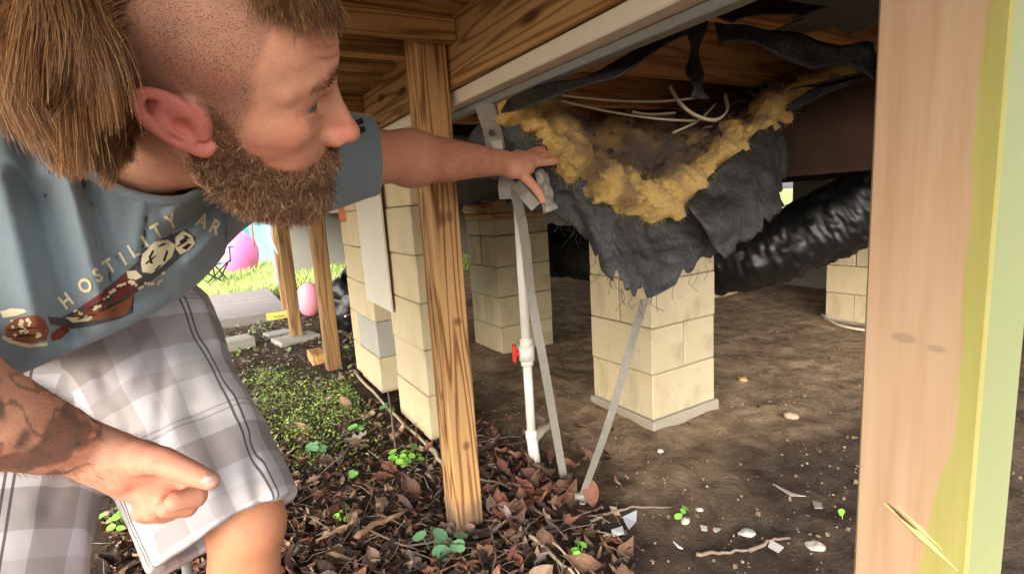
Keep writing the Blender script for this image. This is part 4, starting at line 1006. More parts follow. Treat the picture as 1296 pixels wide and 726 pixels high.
def wr(P, u, v): return .010*fbm(P, 9, 3)+.006*np.abs(fbm(P+3, 24, 2))+.010*np.sin(u*38+v*6+4*fbm(P, 4, 2))*v*.6
mV, mF, mu, mv = patch([inner, mid, outer], 14, 16, wr, 'm', FILM, rag=.22)
memb = mesh_obj('torn_membrane', mV, mF, film_mat('torn_film', lin(34, 32, 30), .5), None, True); md = memb.modifiers.new('t', 'SOLIDIFY'); md.thickness = .003
tag(memb, 'torn black plastic membrane sagging in a pouch from the underside of the house', 'membrane')
# a second folded flap with a taped seam, hanging on the right
r1 = [A(868, 262, 1.38), A(905, 215, 1.42), A(938, 190, 1.46), A(960, 165, 1.50), A(976, 152, 1.53)]; r2 = [A(895, 300, 1.37), A(930, 262, 1.40), A(958, 235, 1.44), A(972, 210, 1.48), A(980, 190, 1.52)]; r3 = [A(918, 328, 1.38), A(945, 308, 1.41), A(976, 280, 1.44), A(988, 262, 1.48), A(984, 225, 1.52)]
fV, fF, fu, fv = patch([r1, r2, r3], 8, 10, lambda P, u, v: .014*fbm(P, 11, 3)+.006*np.abs(fbm(P, 30, 2))+.006*np.sin(u*17+3*fbm(P, 5, 2))*v, 'f', FILM, rag=.2)
fl = mesh_obj('flap', fV, fF, film_mat('woven_film', lin(40, 38, 35), .5), memb, True); md = fl.modifiers.new('t', 'SOLIDIFY'); md.thickness = .003
# frayed threads on the lower edge
mb = MB()
for i in range(46):
    t_ = random.random(); q = catmull(outer, 8); p = q[int(10+t_*(len(q)-28))]; L_ = random.uniform(.015, .06)
    mb.tube([p, p+np.array([random.uniform(-.01, .01), random.uniform(-.01, .01), -L_*.5]), p+np.array([random.uniform(-.03, .03), random.uniform(-.02, .02), -L_])], .0007, 3)
o = mb.build('frayed_thread', FILM, memb); o['kind'] = 'stuff'
# black strips and sheets still hanging above
def strip(name, pts, w, side, mat, parent, sd=0):
    P = np.array(catmull(pts, 6)); mb = MB(); ws = w; n = len(P); side = np.array(side, float); side /= np.linalg.norm(side)
    V = []; F = []; K = 7
    for i, p in enumerate(P):
        for k_ in range(K):
            s_ = k_/(K-1)-.5; q = p+side*s_*(w*(.8+.3*math.sin(i*.7+sd))); V.append(q)
    V = np.array(V); V = V+.008*np.stack([fbm(V, 14, 2), fbm(V+4, 14, 2), fbm(V+8, 14, 2)], 1)
    for i in range(n-1):
        for k_ in range(K-1): F.append((i*K+k_, i*K+k_+1, (i+1)*K+k_+1, (i+1)*K+k_))
    o = mesh_obj(name, V, F, mat, parent, True); md = o.modifiers.new('t', 'SOLIDIFY'); md.thickness = .003; return o
strip('hanging_strip', [A(884, 30, 1.20), A(880, 70, 1.21), A(878, 102, 1.20), A(884, 126, 1.20)], .045, CR, FILM, memb, 1)
strip('hanging_strip', [A(905, 36, 1.06), A(985, 58, 1.10), A(1050, 72, 1.16), A(1105, 78, 1.22)], .075, (0, 0.2, 1), FILM, memb, 2)
strip('hanging_strip', [A(895, 18, .98), A(980, 12, .98), A(1060, 4, .98), A(1130, -8, .98)], .15, (0, 1, .5), FILM, memb, 3)
strip('hanging_strip', [A(985, 142, 1.56), A(1040, 116, 1.50), A(1105, 92, 1.44)], .03, (0, .1, 1), FILM, memb, 5)
strip('hanging_strip', [A(640, 132, 1.22), A(720, 108, 1.14), A(800, 76, 1.06), A(870, 40, 1.0)], .05, (.6, .1, 1), FILM, memb, 6)
# fibreglass: thick yellow lip, dirty brown hollow
def wool_mat():
    k = NT('fibreglass'); v = k.coord('Object'); a = k.attr('tint'); n1 = k.noise(v, 22, 5); n2 = k.noise(v, 110, 6, .75, 1.0)
    c = k.mix(.8, a.outputs[0], k.ramp(n2, [(.25, (.35, .32, .28)), (.5, (1, 1, 1)), (.8, (1.25, 1.22, 1.1))]), 'MULTIPLY')
    k.bump(k.math('ADD', n2, n1), .9, .012); k.b.inputs['Sheen Weight'].default_value = .3
    return k.fin(c, .95, .08)
WOOL = wool_mat()
allp = np.array(inner+[A(700, 120, 1.4), A(1100, 60, 1.7), A(1000, 80, 1.6)])
g = SDF(allp.min(0)-.12, allp.max(0)+.16, .0052)
lip = np.array(catmull(inner[1:], 12))
for i, p in enumerate(lip):
    t_ = i/(len(lip)-1); r_ = .024+.012*math.sin(i*1.3)+.008*math.sin(i*.37)
    r_ *= 1.25 if .35 < t_ < .62 else 1.0
    for k_ in range(3):
        q = p+rng.normal(size=3)*np.array([.012, .012, .014])+np.array([0, 0, .016]); g.ell(q, (r_*rng.uniform(.7, 1.2), r_*rng.uniform(.7, 1.2), r_*rng.uniform(.6, 1.0)), .012)
for (px, py, D, r_) in ((690, 138, 1.36, .05), (712, 160, 1.37, .045), (700, 185, 1.38, .035), (760, 225, 1.33, .030), (790, 240, 1.33, .034), (800, 252, 1.34, .026), (832, 258, 1.37, .03), (1030, 108, 1.6, .05), (1065, 92, 1.58, .05), (1005, 122, 1.6, .04), (745, 208, 1.34, .022), (880, 226, 1.44, .036), (920, 190, 1.5, .036)):
    g.ell(A(px, py, D), (r_*1.2, r_, r_*.8), .02)
g.field(lambda P: .016*fbm(P, 22, 4)+.007*np.abs(fbm(P+2, 60, 3)))
wV, wF = g.mesh()
wc = np.tile(np.array(lin(236, 196, 108)), (len(wV), 1)); nn = fbm(wV, 10, 3); wc = blend(wc, np.clip(.25+.55*nn, 0, .8), lin(216, 172, 92)); wc = blend(wc, np.clip(1.2*fbm(wV+7, 16, 3)-.15, 0, .75), lin(128, 92, 52))
ins = mesh_obj('insulation', wV, wF, WOOL, None, True); set_color(ins, 'tint', wc); tag(ins, 'yellow fibreglass insulation spilling out of the torn black membrane', 'insulation')
wN = vert_normals(wV, wF); ff = rng.integers(0, len(wV), 9000); fp = wV[ff]; fd = wN[ff]*.7+rng.normal(size=(9000, 3))*.6; fd /= np.linalg.norm(fd, axis=1, keepdims=True); fe = fd+rng.normal(size=(9000, 3))*.7; fl_ = rng.uniform(.006, .02, (9000, 1))
fo = strands('glass_fibre', np.stack([fp, fp+fd*fl_*.5, fp+(fd*.5+fe*.5)*fl_], 1), .0005, .0002, WOOL, ins, wc[ff]); fo['kind'] = 'stuff'
back = [A(668, 118, 1.50), A(712, 140, 1.52), A(760, 150, 1.58), A(810, 152, 1.64), A(860, 150, 1.70), A(905, 142, 1.72), A(945, 130, 1.72), A(990, 112, 1.70), A(1040, 96, 1.66)]
midb = [A(680, 150, 1.42), A(712, 180, 1.42), A(752, 200, 1.46), A(800, 212, 1.50), A(846, 210, 1.53), A(890, 190, 1.56), A(930, 166, 1.60), A(970, 142, 1.62), A(1020, 112, 1.62)]
front = [A(690, 170, 1.36), A(716, 200, 1.35), A(758, 232, 1.37), A(805, 252, 1.40), A(852, 242, 1.44), A(896, 208, 1.49), A(936, 176, 1.53), A(975, 150, 1.57), A(1010, 120, 1.60)]
dV, dF, du, dv = patch([front, midb, back], 16, 30, lambda P, u, v: .030*fbm(P, 13, 4)+.012*np.abs(fbm(P+3, 45, 3)), 'd', WOOL)
dc = np.tile(np.array(lin(112, 80, 46)), (len(dV), 1)); nn = fbm(dV, 12, 4); dc = blend(dc, np.clip(.2+1.0*nn, 0, .9), lin(70, 48, 28)); dc = blend(dc, np.clip(1.5*fbm(dV+6, 9, 3)-.1, 0, .85), lin(190, 148, 76))
dirty = mesh_obj('soiled_batt', dV, dF, WOOL, ins, True); set_color(dirty, 'tint', dc); md = dirty.modifiers.new('t', 'SOLIDIFY'); md.thickness = .02
mb = MB()
for i in range(260):                                                     # bits of chewed wrap lying in the hollow
    j = int(rng.integers(len(dV))); p = dV[j]+np.array([0, 0, .012]); d = rng.normal(size=3); d[2] *= .4; d /= np.linalg.norm(d); L_ = random.uniform(.006, .028)
    mb.ribbon([p-d*L_, p+np.array([0, 0, random.uniform(0, .008)]), p+d*L_], random.uniform(.004, .011), .001, tuple(rng.normal(size=3)))
o = mb.build('debris_flake', plain('debris_flakes', lin(92, 72, 50), .35, .5, vary=.7, scale=30), ins); o['kind'] = 'stuff'
CABLE = plain('white_cable', lin(216, 204, 178), .45, .4, vary=.08)
for pts, lb in (([A(690, 118, 1.36), A(740, 124, 1.42), A(790, 128, 1.46), A(840, 128, 1.46), A(880, 124, 1.48)], 'pair of straight white cables stretched across the torn opening'),
                ([A(848, 110, 1.40), A(860, 130, 1.36), A(880, 146, 1.35), A(905, 152, 1.37), A(920, 140, 1.42), A(918, 120, 1.50)], 'white flat cable bent in a loop above the insulation'),
                ([A(800, 142, 1.5), A(825, 145, 1.5), A(855, 143, 1.52)], 'short white cable stub lying on the soiled insulation'),
                ([A(852, 168, 1.48), A(875, 158, 1.50), A(892, 146, 1.54), A(905, 132, 1.58)], 'white cable end rising from the soiled insulation')):
    t_ = thing('cable', lb, 'cable', tuple(float(v) for v in pts[0]), 0, 'white cables in the torn floor')
    if 'pair' in lb:
        for dz in (0, -.009): MB().tube([p+np.array([0, 0, dz*(1+i*.3)]) for i, p in enumerate(catmull(pts, 5))], .0035, 6).build('cable_sheath', CABLE, t_, True)
    else: MB().ribbon(catmull(pts, 6), .0105 if 'loop' in lb else .008, .005, tuple(CU*.3-CF)).build('cable_sheath', CABLE, t_, True)

# ---------------------------------------------------------------- duct
dp = [A(650, 316, 4.3), A(722, 318, 3.75), A(820, 330, 3.35), A(905, 330, 3.0), A(975, 316, 2.80), A(1045, 285, 2.65), A(1100, 258, 2.55), A(1180, 215, 2.45), A(1290, 150, 2.4)]
dpc = catmull(dp, 30); n_ = len(dpc); V = []; F = []; K = 72
up = np.array([0, 0, 1.0])
for i, p in enumerate(dpc):
    t_ = dpc[min(i+1, n_-1)]-dpc[max(i-1, 0)]; t_ /= np.linalg.norm(t_); a_ = up-t_*(up@t_); a_ /= np.linalg.norm(a_); b_ = np.cross(t_, a_)
    for k_ in range(K):
        w = 2*math.pi*k_/K; V.append(p+(a_*math.cos(w)+b_*math.sin(w))*.185)
V = np.array(V); idx = np.repeat(np.arange(n_), K); cen = np.array(dpc)[idx]; rd = V-cen
amp = 1+.008*np.sin(idx*1.45+3.5*fbm(V, 5, 2))+.07*fbm(V*np.array([1, 1, .6]), 7, 4)+.11*np.abs(fbm(V+2, 14, 4))-.03; V = cen+rd*amp[:, None]
for i in range(n_-1):
    for k_ in range(K): F.append((i*K+k_, i*K+(k_+1) % K, (i+1)*K+(k_+1) % K, (i+1)*K+k_))
duct = mesh_obj('flexible_duct', V, F, DUCT, None, True); tag(duct, 'fat wrinkled black flexible duct running under the house behind the block piers', 'duct')

# ---------------------------------------------------------------- white pipe with a red valve
PX, PY = .978, 1.592
pipe = thing('water_pipe', 'white plastic pipe with a red valve standing in the dirt', 'pipe', (PX, PY, 0))
MB().tube([(PX, PY, .10), (PX, PY, .43)], .0168, 16).build('riser', PVC, pipe, True); MB().tube([(PX, PY, .43), (PX+.002, PY, 1.02)], .0168, 16).build('riser', PVC, pipe, True)
MB().tube(catmull([(PX, PY, .105), (PX-.002, PY-.008, .070), (PX-.015, PY-.035, .038), (PX-.021, PY-.048, .004)], 5), [.021]*16, 16).build('elbow', PVC, pipe, True)
MB().tube([(PX, PY, .092), (PX, PY, .125)], .0225, 16).build('collar', PVC, pipe, True)
MB().tube([(PX+.005, PY+.01, .07), (PX+.11, PY+.10, .06), (PX+.27, PY+.24, .0)], .0175, 12).build('branch', plain('dirty_pvc', lin(186, 172, 150), .5, .4), pipe, True)
vb = MB(); vb.tube([(PX, PY, .385), (PX, PY, .405)], .0235, 14); vb.tube([(PX, PY, .405), (PX, PY, .462)], .029, 14); vb.tube([(PX, PY, .462), (PX, PY, .486)], .0235, 14); val = vb.build('valve', PVC, pipe, True)
hb = MB(); hd = -np.array([.85, -.52, 0]); c0 = np.array([PX, PY, .434]); hb.tube([c0+hd*.02, c0+hd*.040], .012, 10); hb.box((-.008, -.012, -.034), (.008, .012, .034), .004, Matrix.Translation(Vector(c0+hd*.045)) @ Matrix.Rotation(math.atan2(hd[1], hd[0]), 4, 'Z')); hb.build('handle', plain('red_plastic', lin(196, 40, 34), .45, .5), val)

# ---------------------------------------------------------------- tie-down straps
st = thing('tie_down_strap', 'galvanised strap running from the hanging bracket down to the soil by the pipe', 'strap', (.99, 1.42, 0), 0, 'tie-down straps')
e0 = ground_at(715, 608)
MB().ribbon(catmull([A(640, 226, 1.36), A(652, 246, 1.38), A(664, 300, 1.45), A(672, 372, 1.55), A(690, 470, 1.62), e0+np.array([0, 0, -.02])], 6), .027, .0018, tuple(CR*.95+CF*.25)).build('strap_band', METAL, st)
MB().ribbon([A(612, 130, 1.36), A(622, 160, 1.37), A(628, 190, 1.37)], .050, .004, tuple(CR)).build('bracket', plain('bracket_steel', lin(120, 114, 104), .55, .4, .3, vary=.4, scale=50), st)
MB().tube([A(622, 168, 1.345), A(622, 168, 1.375)], .008, 8).build('bolt', STEEL, st)
MB().ribbon(catmull([A(628, 178, 1.355), A(633, 205, 1.36), A(641, 230, 1.36)], 4), .028, .0022, tuple(CR)).build('strap_band', METAL, st)
MB().ribbon(catmull([A(641, 222, 1.345), A(638, 236, 1.34), A(640, 252, 1.34)], 4), .036, .0022, tuple(CR*.8+CF*.5)).build('strap_end', METAL, st)
MB().ribbon(catmull([A(652, 232, 1.36), A(664, 246, 1.34), A(678, 262, 1.34)], 4), .030, .0022, tuple(CR*.4+CU*.9)).build('strap_end', METAL, st)
pk = thing('plastic_wrap', 'crumpled translucent plastic strip hanging beside the fingertips', 'plastic', tuple(float(v) for v in A(690, 240, 1.36)))
WRAP = plain('crumpled_wrap', lin(150, 146, 136), .3, .5, vary=.5, scale=60)
rows_ = [[A(678, 218, 1.36), A(684, 214, 1.35), A(692, 216, 1.36)], [A(682, 240, 1.35), A(690, 240, 1.34), A(698, 240, 1.35)], [A(688, 270, 1.35), A(696, 268, 1.34), A(706, 264, 1.35)]]
kV, kF, _, _ = patch(rows_, 8, 10, lambda P, u, v: .006*fbm(P, 60, 3), 'k', WRAP); o = mesh_obj('wrap_sheet', kV, kF, WRAP, pk, True); md = o.modifiers.new('t', 'SOLIDIFY'); md.thickness = .0015
st2 = thing('tie_down_strap', 'galvanised strap slanting from the membrane tip to a ground anchor', 'strap', (.94, 1.25, 0), 0, 'tie-down straps')
e1 = ground_at(738, 636)
MB().ribbon(catmull([A(816, 378, 1.375), A(798, 440, 1.46), A(770, 535, 1.50), e1+np.array([0, 0, .03])], 6), .027, .0018, tuple(CR*.9+CF*.4)).build('strap_band', METAL, st2)
an = MB(); an.tube([e1+np.array([0, 0, -.06]), e1+np.array([-.002, .0, .012])], .013, 12); an.tube([e1-CR*.026+np.array([0, 0, .022]), e1+CR*.026+np.array([0, 0, .022])], .0135, 12); an.build('anchor_head', METAL, st2, True)
# dark folded sheet and lumber clutter in the gloom above the far pier
cl = thing('scrap_lumber', 'short round lumber offcuts stored on the back pier', 'lumber', (1.63, 3.15, .93))
MB().tube([(1.60, 2.95, .965), (1.60, 3.28, .965)], .036, 12).build('offcut', JOISTW(1, 9), cl, True)
# ---------------------------------------------------------------- white cord at the far pier
cd = MB().tube(catmull([ground_at(1040, 403)+[0, 0, .03], ground_at(1060, 414)+[0, 0, .02], ground_at(1092, 421)+[0, 0, .02], ground_at(1130, 424)+[0, 0, .01]], 6), .009, 6).build('cord', CABLE, None, True); tag(cd, 'white cord lying on the dirt at the foot of the shadowed pier', 'cord')
# ---------------------------------------------------------------- yard behind
def at_ground(px, py): p = ground_at(px, py); return np.array([p[0], p[1], gz(p[0], p[1])])
slab = thing('concrete_slab', 'weathered grey slab platform at the edge of the grass', 'slab', (0, 6.4, 0))
SLAB = plain('slab_grey', lin(120, 114, 110), .9, .2, vary=.25, scale=9)
MB().box((-1.6, 5.50, -.03), (.66, 6.42, .095), .008).build('slab_panel', SLAB, slab); MB().box((-1.6, 6.44, -.03), (.66, 7.45, .10), .008).build('slab_panel', SLAB, slab)
TAGY = plain('yellow_tag', lin(206, 196, 96), .8, .2, vary=.2, scale=60); MB().box((.44, 5.490, .015), (.655, 5.4985, .085)).build('tag_plate', TAGY, slab)
MB().box((.50, 5.4865, .04), (.60, 5.4895, .048)).build('tag_mark', plain('tag_ink', lin(96, 86, 60), .8), slab)
bk = at_ground(300, 440); o = MB().box((-.11, -.1, -.02), (.11, .1, .075), .006).build('paving_block', BLOCKG); o.location = bk; o.rotation_euler = (0, 0, .3); tag(o, 'mossy grey paving block lying between the slab and the plaid shorts', 'block')
for (px, py, s_, lb) in ((375, 430, (.16, .12, .035), 'flat grey paver under the farthest deck post'), (352, 424, (.10, .08, .03), 'small grey paver lying beside the farthest deck post')):
    q = at_ground(px, py); o = MB().box((-s_[0], -s_[1], -.02), (s_[0], s_[1], s_[2]), .006).build('paver', BLOCKG); o.location = q; o.rotation_euler = (0, 0, .2); tag(o, lb, 'paver')
q = at_ground(402, 455); o = MB().box((-.05, -.1, -.02), (.05, .1, .07), .006).build('wood_offcut', JOISTW(1, 2)); o.location = q; tag(o, 'short wooden offcut leaning at the foot of the second post', 'wood')
# folding chair
ch = thing('camp_chair', 'blue folding camp chair with a thin dark frame on the grass', 'chair', tuple(at_ground(262, 366)), .5)
BLUE = plain('blue_nylon', lin(120, 142, 190), .8, .2, vary=.15); BLUE2 = plain('navy_nylon', lin(86, 92, 138), .8, .2, vary=.15); DARK = plain('dark_frame', lin(40, 42, 46), .5, .4)
cm = np.array(Matrix.Translation(ch.location) @ Matrix.Rotation(.5, 4, 'Z'))
def cw(p): return (cm@np.array([*p, 1.0]))[:3]
for a, b in (((-.28, -.25, 0), (.28, -.22, .42)), ((.28, -.25, 0), (-.28, -.22, .42)), ((-.28, .25, 0), (.28, .22, .42)), ((.28, .25, 0), (-.28, .22, .42)), ((-.28, -.25, 0), (-.26, .25, .42)), ((-.28, .25, 0), (-.26, -.25, .42)), ((.28, -.25, 0), (.26, .25, .42)), ((.28, .25, 0), (.26, -.25, .42))): MB().tube([cw(a), cw(b)], .012, 6).build('leg', DARK, ch)
for s_ in (-1, 1):
    MB().tube([cw((s_*.28, .22, 0)), cw((s_*.28, .30, .92))], .012, 6).build('back_pole', DARK, ch); MB().tube([cw((s_*.28, -.25, .40)), cw((s_*.30, -.24, .62))], .012, 6).build('arm_post', DARK, ch)
    MB().box((-.045, -.28, .61), (.045, .26, .635), .008, Matrix(cm) @ Matrix.Translation((s_*.30, 0, 0))).build('armrest', BLUE2, ch)
sv = [cw((x, y, .40-.06*(1-(x/.28)**2)*(1-(y/.26)**2))) for x in np.linspace(-.28, .28, 7) for y in np.linspace(-.26, .26, 7)]; F = [(i*7+j, (i+1)*7+j, (i+1)*7+j+1, i*7+j+1) for i in range(6) for j in range(6)]
o = mesh_obj('seat', sv, F, BLUE, ch, True); o.modifiers.new('t', 'SOLIDIFY').thickness = .006
sv = [cw((x, .24+.08*(z-.4)+.05*(1-(x/.28)**2), z)) for x in np.linspace(-.28, .28, 7) for z in np.linspace(.40, .92, 7)]; o = mesh_obj('backrest', sv, F, BLUE2, ch, True); o.modifiers.new('t', 'SOLIDIFY').thickness = .006
# pink shell
pp = ground_at(302, 336, .0); D_ = 9.6; c0 = A(302, 310, D_)
g = SDF(c0-.75, c0+.75, .03); g.ell(c0, (.36, .22, .42), 0, rot3(.5, .15, 0)); g.ell(c0+np.array([-.02, -.2, 0]), (.22, .12, .28), .05, rot3(.5, .15, 0), mode='s') if False else None
V, F = g.mesh(); sh = mesh_obj('pink_shell', V, F, plain('pink_plastic', lin(232, 120, 176), .4, .4, vary=.08, scale=4), None, True); tag(sh, 'large bright pink oval plastic shell standing in the grass', 'toy')
V2, F2 = V, F
zb = V[:, 2].min(); sh.location.z = -(zb)-.03 if zb > 0 else 0
# mint tarpaulin and pale panel beyond
def curtain(name, x0, x1, y, z1, col, lb, cat):
    xs = np.linspace(x0, x1, 40); zs = np.linspace(-.02, z1, 14); V = [(x, y+.06*math.sin(x*7)+.03*math.sin(x*19+z*3), z) for x in xs for z in zs]; F = [(i*14+j, (i+1)*14+j, (i+1)*14+j+1, i*14+j+1) for i in range(39) for j in range(13)]
    o = mesh_obj(name, V, F, plain(name+'_cloth', col, .7, .3, vary=.12, scale=3), None, True); o.modifiers.new('t', 'SOLIDIFY').thickness = .01; return tag(o, lb, cat)
curtain('tarpaulin', 1.55, 3.4, 12.4, 1.3, lin(104, 160, 142), 'mint green tarpaulin wall standing behind the pink shell', 'tarp')
curtain('tarpaulin', -2.2, 1.45, 13.2, 1.6, lin(112, 160, 164), 'pale blue tarpaulin wall standing behind the camp chair', 'tarp')
o = MB().box((1.6, 11.9, -.02), (3.3, 12.1, .18), .02).build('low_edging', plain('red_edging', lin(150, 86, 66), .8, .2)); tag(o, 'low reddish edging in front of the mint tarpaulin', 'edging')
# ropes hanging from the deck edge
ROPE = plain('white_rope', lin(222, 218, 206), .8, .2); OR = plain('orange_rope', lin(214, 110, 66), .7, .2)
for a, b, D0, D1, mt, lb in (((331, 268), (352, 322), 4.75, 4.75, ROPE, 'thin white rope slanting down from the deck edge by the pink shell'), ((345, 268), (362, 324), 4.75, 4.8, ROPE, 'thin white rope slanting down next to the farthest post'), ((317, 268), (322, 312), 4.75, 4.8, OR, 'orange cord hanging from the deck edge in front of the pink shell'), ((352, 268), (364, 300), 4.75, 4.75, ROPE, 'short white rope loop hanging closest to the farthest post'), ((437, 400), (456, 385), 3.3, 3.5, ROPE, 'white cord stretched low between post and pier'), ((430, 350), (452, 308), 3.6, 3.9, ROPE, 'white cord slanting up between post and pier')):
    p0, p1 = A(*a, D0), A(*b, D1); tag(MB().tube(catmull([p0, (p0+p1)/2+np.array([0, .02, -.02]), p1], 6), .007, 6).build('rope', mt, None, True), lb, 'rope')
# black bag, pink ball and clutter under the far end of the house
bc = A(443, 372, 4.3); g = SDF(bc-.4, bc+.4, .014); g.ell(bc, (.19, .2, .24), 0); g.cone(bc+np.array([0, 0, .15]), bc+np.array([.02, 0, .3]), .10, .04, .06); g.field(lambda P: .05*fbm(P, 7, 3)); V, F = g.mesh(); V[:, 2] -= max(0, V[:, 2].min()); o = mesh_obj('rubbish_bag', V, F, DUCT, None, True); tag(o, 'shiny black rubbish bag lying beyond the second post', 'bag')
bc = A(392, 378, 5.2); g = SDF(bc-.3, bc+.3, .012); g.ell(bc, (.13, .13, .17), 0); V, F = g.mesh(); V[:, 2] -= V[:, 2].min(); o = mesh_obj('pink_ball', V, F, plain('pale_pink', lin(226, 150, 164), .5, .3, vary=.1), None, True); tag(o, 'pale pink ball half hidden between two deck posts', 'ball')
o = MB().box(A(446, 262, 5.5)-np.array([.5, .03, .05]), A(446, 262, 5.5)+np.array([.4, .03, .05]), .004).build('white_rail', WHITE_TRIM); tag(o, 'white rail under the far end of the house', 'rail')
o = MB().box((.80, 7.6, -.02), (.86, 7.72, 1.2), .004).build('blue_panel', plain('blue_siding', lin(104, 128, 168), .7, .3, vary=.2)); tag(o, 'narrow blue striped panel between the far posts', 'panel')
# ---------------------------------------------------------------- grass and low weeds
def blades(name, n, place, h, w, cols, label):
    P = place(n); z = ground_h(P); th = rng.random(n)*6.28; H_ = h*rng.uniform(.5, 1.3, n); lean = rng.normal(size=(n, 2))*.35*H_[:, None]; dx = np.stack([np.cos(th), np.sin(th)], 1)*w*rng.uniform(.6, 1.4, n)[:, None]/2
    b0 = np.concatenate([P-dx, z[:, None]-.005], 1); b1 = np.concatenate([P+dx, z[:, None]-.005], 1); m0 = np.concatenate([P-dx*.7+lean*.4, (z+H_*.6)[:, None]], 1); m1 = np.concatenate([P+dx*.7+lean*.4, (z+H_*.6)[:, None]], 1); tp = np.concatenate([P+lean, (z+H_)[:, None]], 1)
    V = np.stack([b0, b1, m1, m0, tp], 1).reshape(-1, 3); k = np.arange(n)[:, None]*5; F = np.concatenate([k+[0, 1, 2], k+[0, 2, 3], k+[3, 2, 4]]).astype(np.int64)
    kk = NT(name+'_green'); a = kk.attr('tint'); mt = kk.fin(a.outputs[0], .7, .25); kk.b.inputs['Transmission Weight'].default_value = 0
    o = mesh_obj(name, V, F, mt); set_color(o, 'tint', np.repeat(np.array([lin(*c) for c in cols])[rng.integers(0, len(cols), n)]*rng.uniform(.7, 1.3, (n, 1)), 5, 0)); return tag(o, label, kind='stuff')
blades('grass', 26000, lambda n: np.stack([rng.uniform(-1.2, 4.0, n), 7.5+rng.random(n)**1.5*5.0], 1), .16, .012, [(150, 172, 92), (172, 190, 112), (128, 152, 78), (186, 196, 130)], 'sunlit green lawn beyond the slab')
def patch_pts(n):
    out = []
    c = [(ground_at(410, 520), .22, .40), (ground_at(445, 500), .12, .22), (ground_at(370, 545), .12, .2), (ground_at(340, 475), .10, .22), (ground_at(350, 500), .15, .25), (ground_at(405, 570), .10, .12)]
    while len(out) < n:
        p, a, b = c[int(rng.choice(len(c), p=[.34, .16, .15, .1, .15, .1]))]; q = np.array([p[0]+rng.normal()*a*.75, p[1]+rng.normal()*b*.75])
        if q[0] < .62: out.append(q)
    return np.array(out)
def leaflets(name, P, size, up, cols, label, z=None):
    n = len(P); zz = ground_h(P)+rng.random(n)*up; N = rng.normal(size=(n, 3))*.45+np.array([0, 0, 1.0]); N /= np.linalg.norm(N, axis=1, keepdims=True); a = np.cross(N, rng.normal(size=(n, 3))); a /= np.linalg.norm(a, axis=1, keepdims=True); b = np.cross(N, a)
    s_ = (size*rng.uniform(.5, 1.4, n))[:, None]; c = np.concatenate([P, zz[:, None]], 1)
    V = np.stack([c-a*s_, c-a*s_*.3+b*s_*.55, c+a*s_*.5+b*s_*.45, c+a*s_, c+a*s_*.5-b*s_*.45, c-a*s_*.3-b*s_*.55], 1).reshape(-1, 3); V[:, 2] += 0
    k = np.arange(n)[:, None]*6; F = np.concatenate([k+[0, 1, 2], k+[0, 2, 3], k+[0, 3, 4], k+[0, 4, 5]]).astype(np.int64)
    kk = NT(name+'_leaf'); mt = kk.fin(kk.attr('tint').outputs[0], .6, .3); o = mesh_obj(name, V, F, mt); set_color(o, 'tint', np.repeat(np.array([lin(*q) for q in cols])[rng.integers(0, len(cols), n)]*rng.uniform(.7, 1.25, (n, 1)), 6, 0)); return tag(o, label, kind='stuff')
leaflets('ground_cover', patch_pts(6800), .0062, .028, [(124, 154, 66), (150, 176, 84), (104, 130, 58), (168, 184, 108), (96, 110, 62)], 'low green moss and weeds growing beside the block piers')
leaflets('weeds', np.stack([rng.uniform(-.1, 1.2, 1600), rng.uniform(3.0, 7.4, 1600)], 1), .018, .03, [(120, 140, 80), (104, 96, 80), (130, 120, 100)], 'sparse weeds on the soil before the slab')

# ---------------------------------------------------------------- fallen leaves
def leaf_mesh(i):
    r_ = np.random.default_rng(100+i); n = 9; L = 1.0; W = r_.uniform(.14, .30); V = []; curl = r_.uniform(.1, .9); bend = r_.uniform(-1, 1); fold = r_.uniform(.2, 1.1)
    for k in range(n):
        t = k/(n-1); w = W*math.sin(math.pi*min(1, t*.97+.015))**1.25*(1+(.22*((k % 2)*2-1) if i % 3 == 0 else 0)); x = t-.5; z = curl*(x*x)*1.2+.10*math.sin(t*5+i)*bend
        for s_ in (-1, -.5, 0, .5, 1): V.append((x, s_*w+bend*.35*x*x, z+fold*abs(s_)*w*.9+.04*r_.normal()))
    F = [(k*5+j, (k+1)*5+j, (k+1)*5+j+1, k*5+j+1) for k in range(n-1) for j in range(4)]
    return V, F
LM = []
def leaf_mat(name, a, b):
    k = NT(name); v = k.coord('Object'); oi = k.n('ObjectInfo'); n1 = k.noise(v, 9, 4); c = k.mix(n1, a, b); hs = k.n('HueSaturation'); k.set(hs.inputs['Color'], c); k.set(hs.inputs['Value'], k.math('ADD', k.math('MULTIPLY', oi.outputs['Random'], .7), .6)); k.bump(n1, .3, .02); return k.fin(hs.outputs[0], .75, .3)
LMATS = [leaf_mat('dry_leaf_brown', lin(86, 62, 48), lin(122, 92, 72)), leaf_mat('dry_leaf_tan', lin(124, 98, 78), lin(158, 132, 108)), leaf_mat('dry_leaf_red', lin(104, 66, 52), lin(140, 94, 74)), leaf_mat('dry_leaf_dark', lin(50, 38, 34), lin(80, 62, 54)), leaf_mat('dry_leaf_grey', lin(100, 88, 82), lin(140, 124, 114))]
for i in range(15):
    V, F = leaf_mesh(i); me = bpy.data.meshes.new('leaf'); me.from_pydata(V, [], F); me.polygons.foreach_set('use_smooth', [True]*len(F)); me.materials.append(LMATS[i % 5]); me.update(); LM.append((me, np.array(V), np.array(F)))
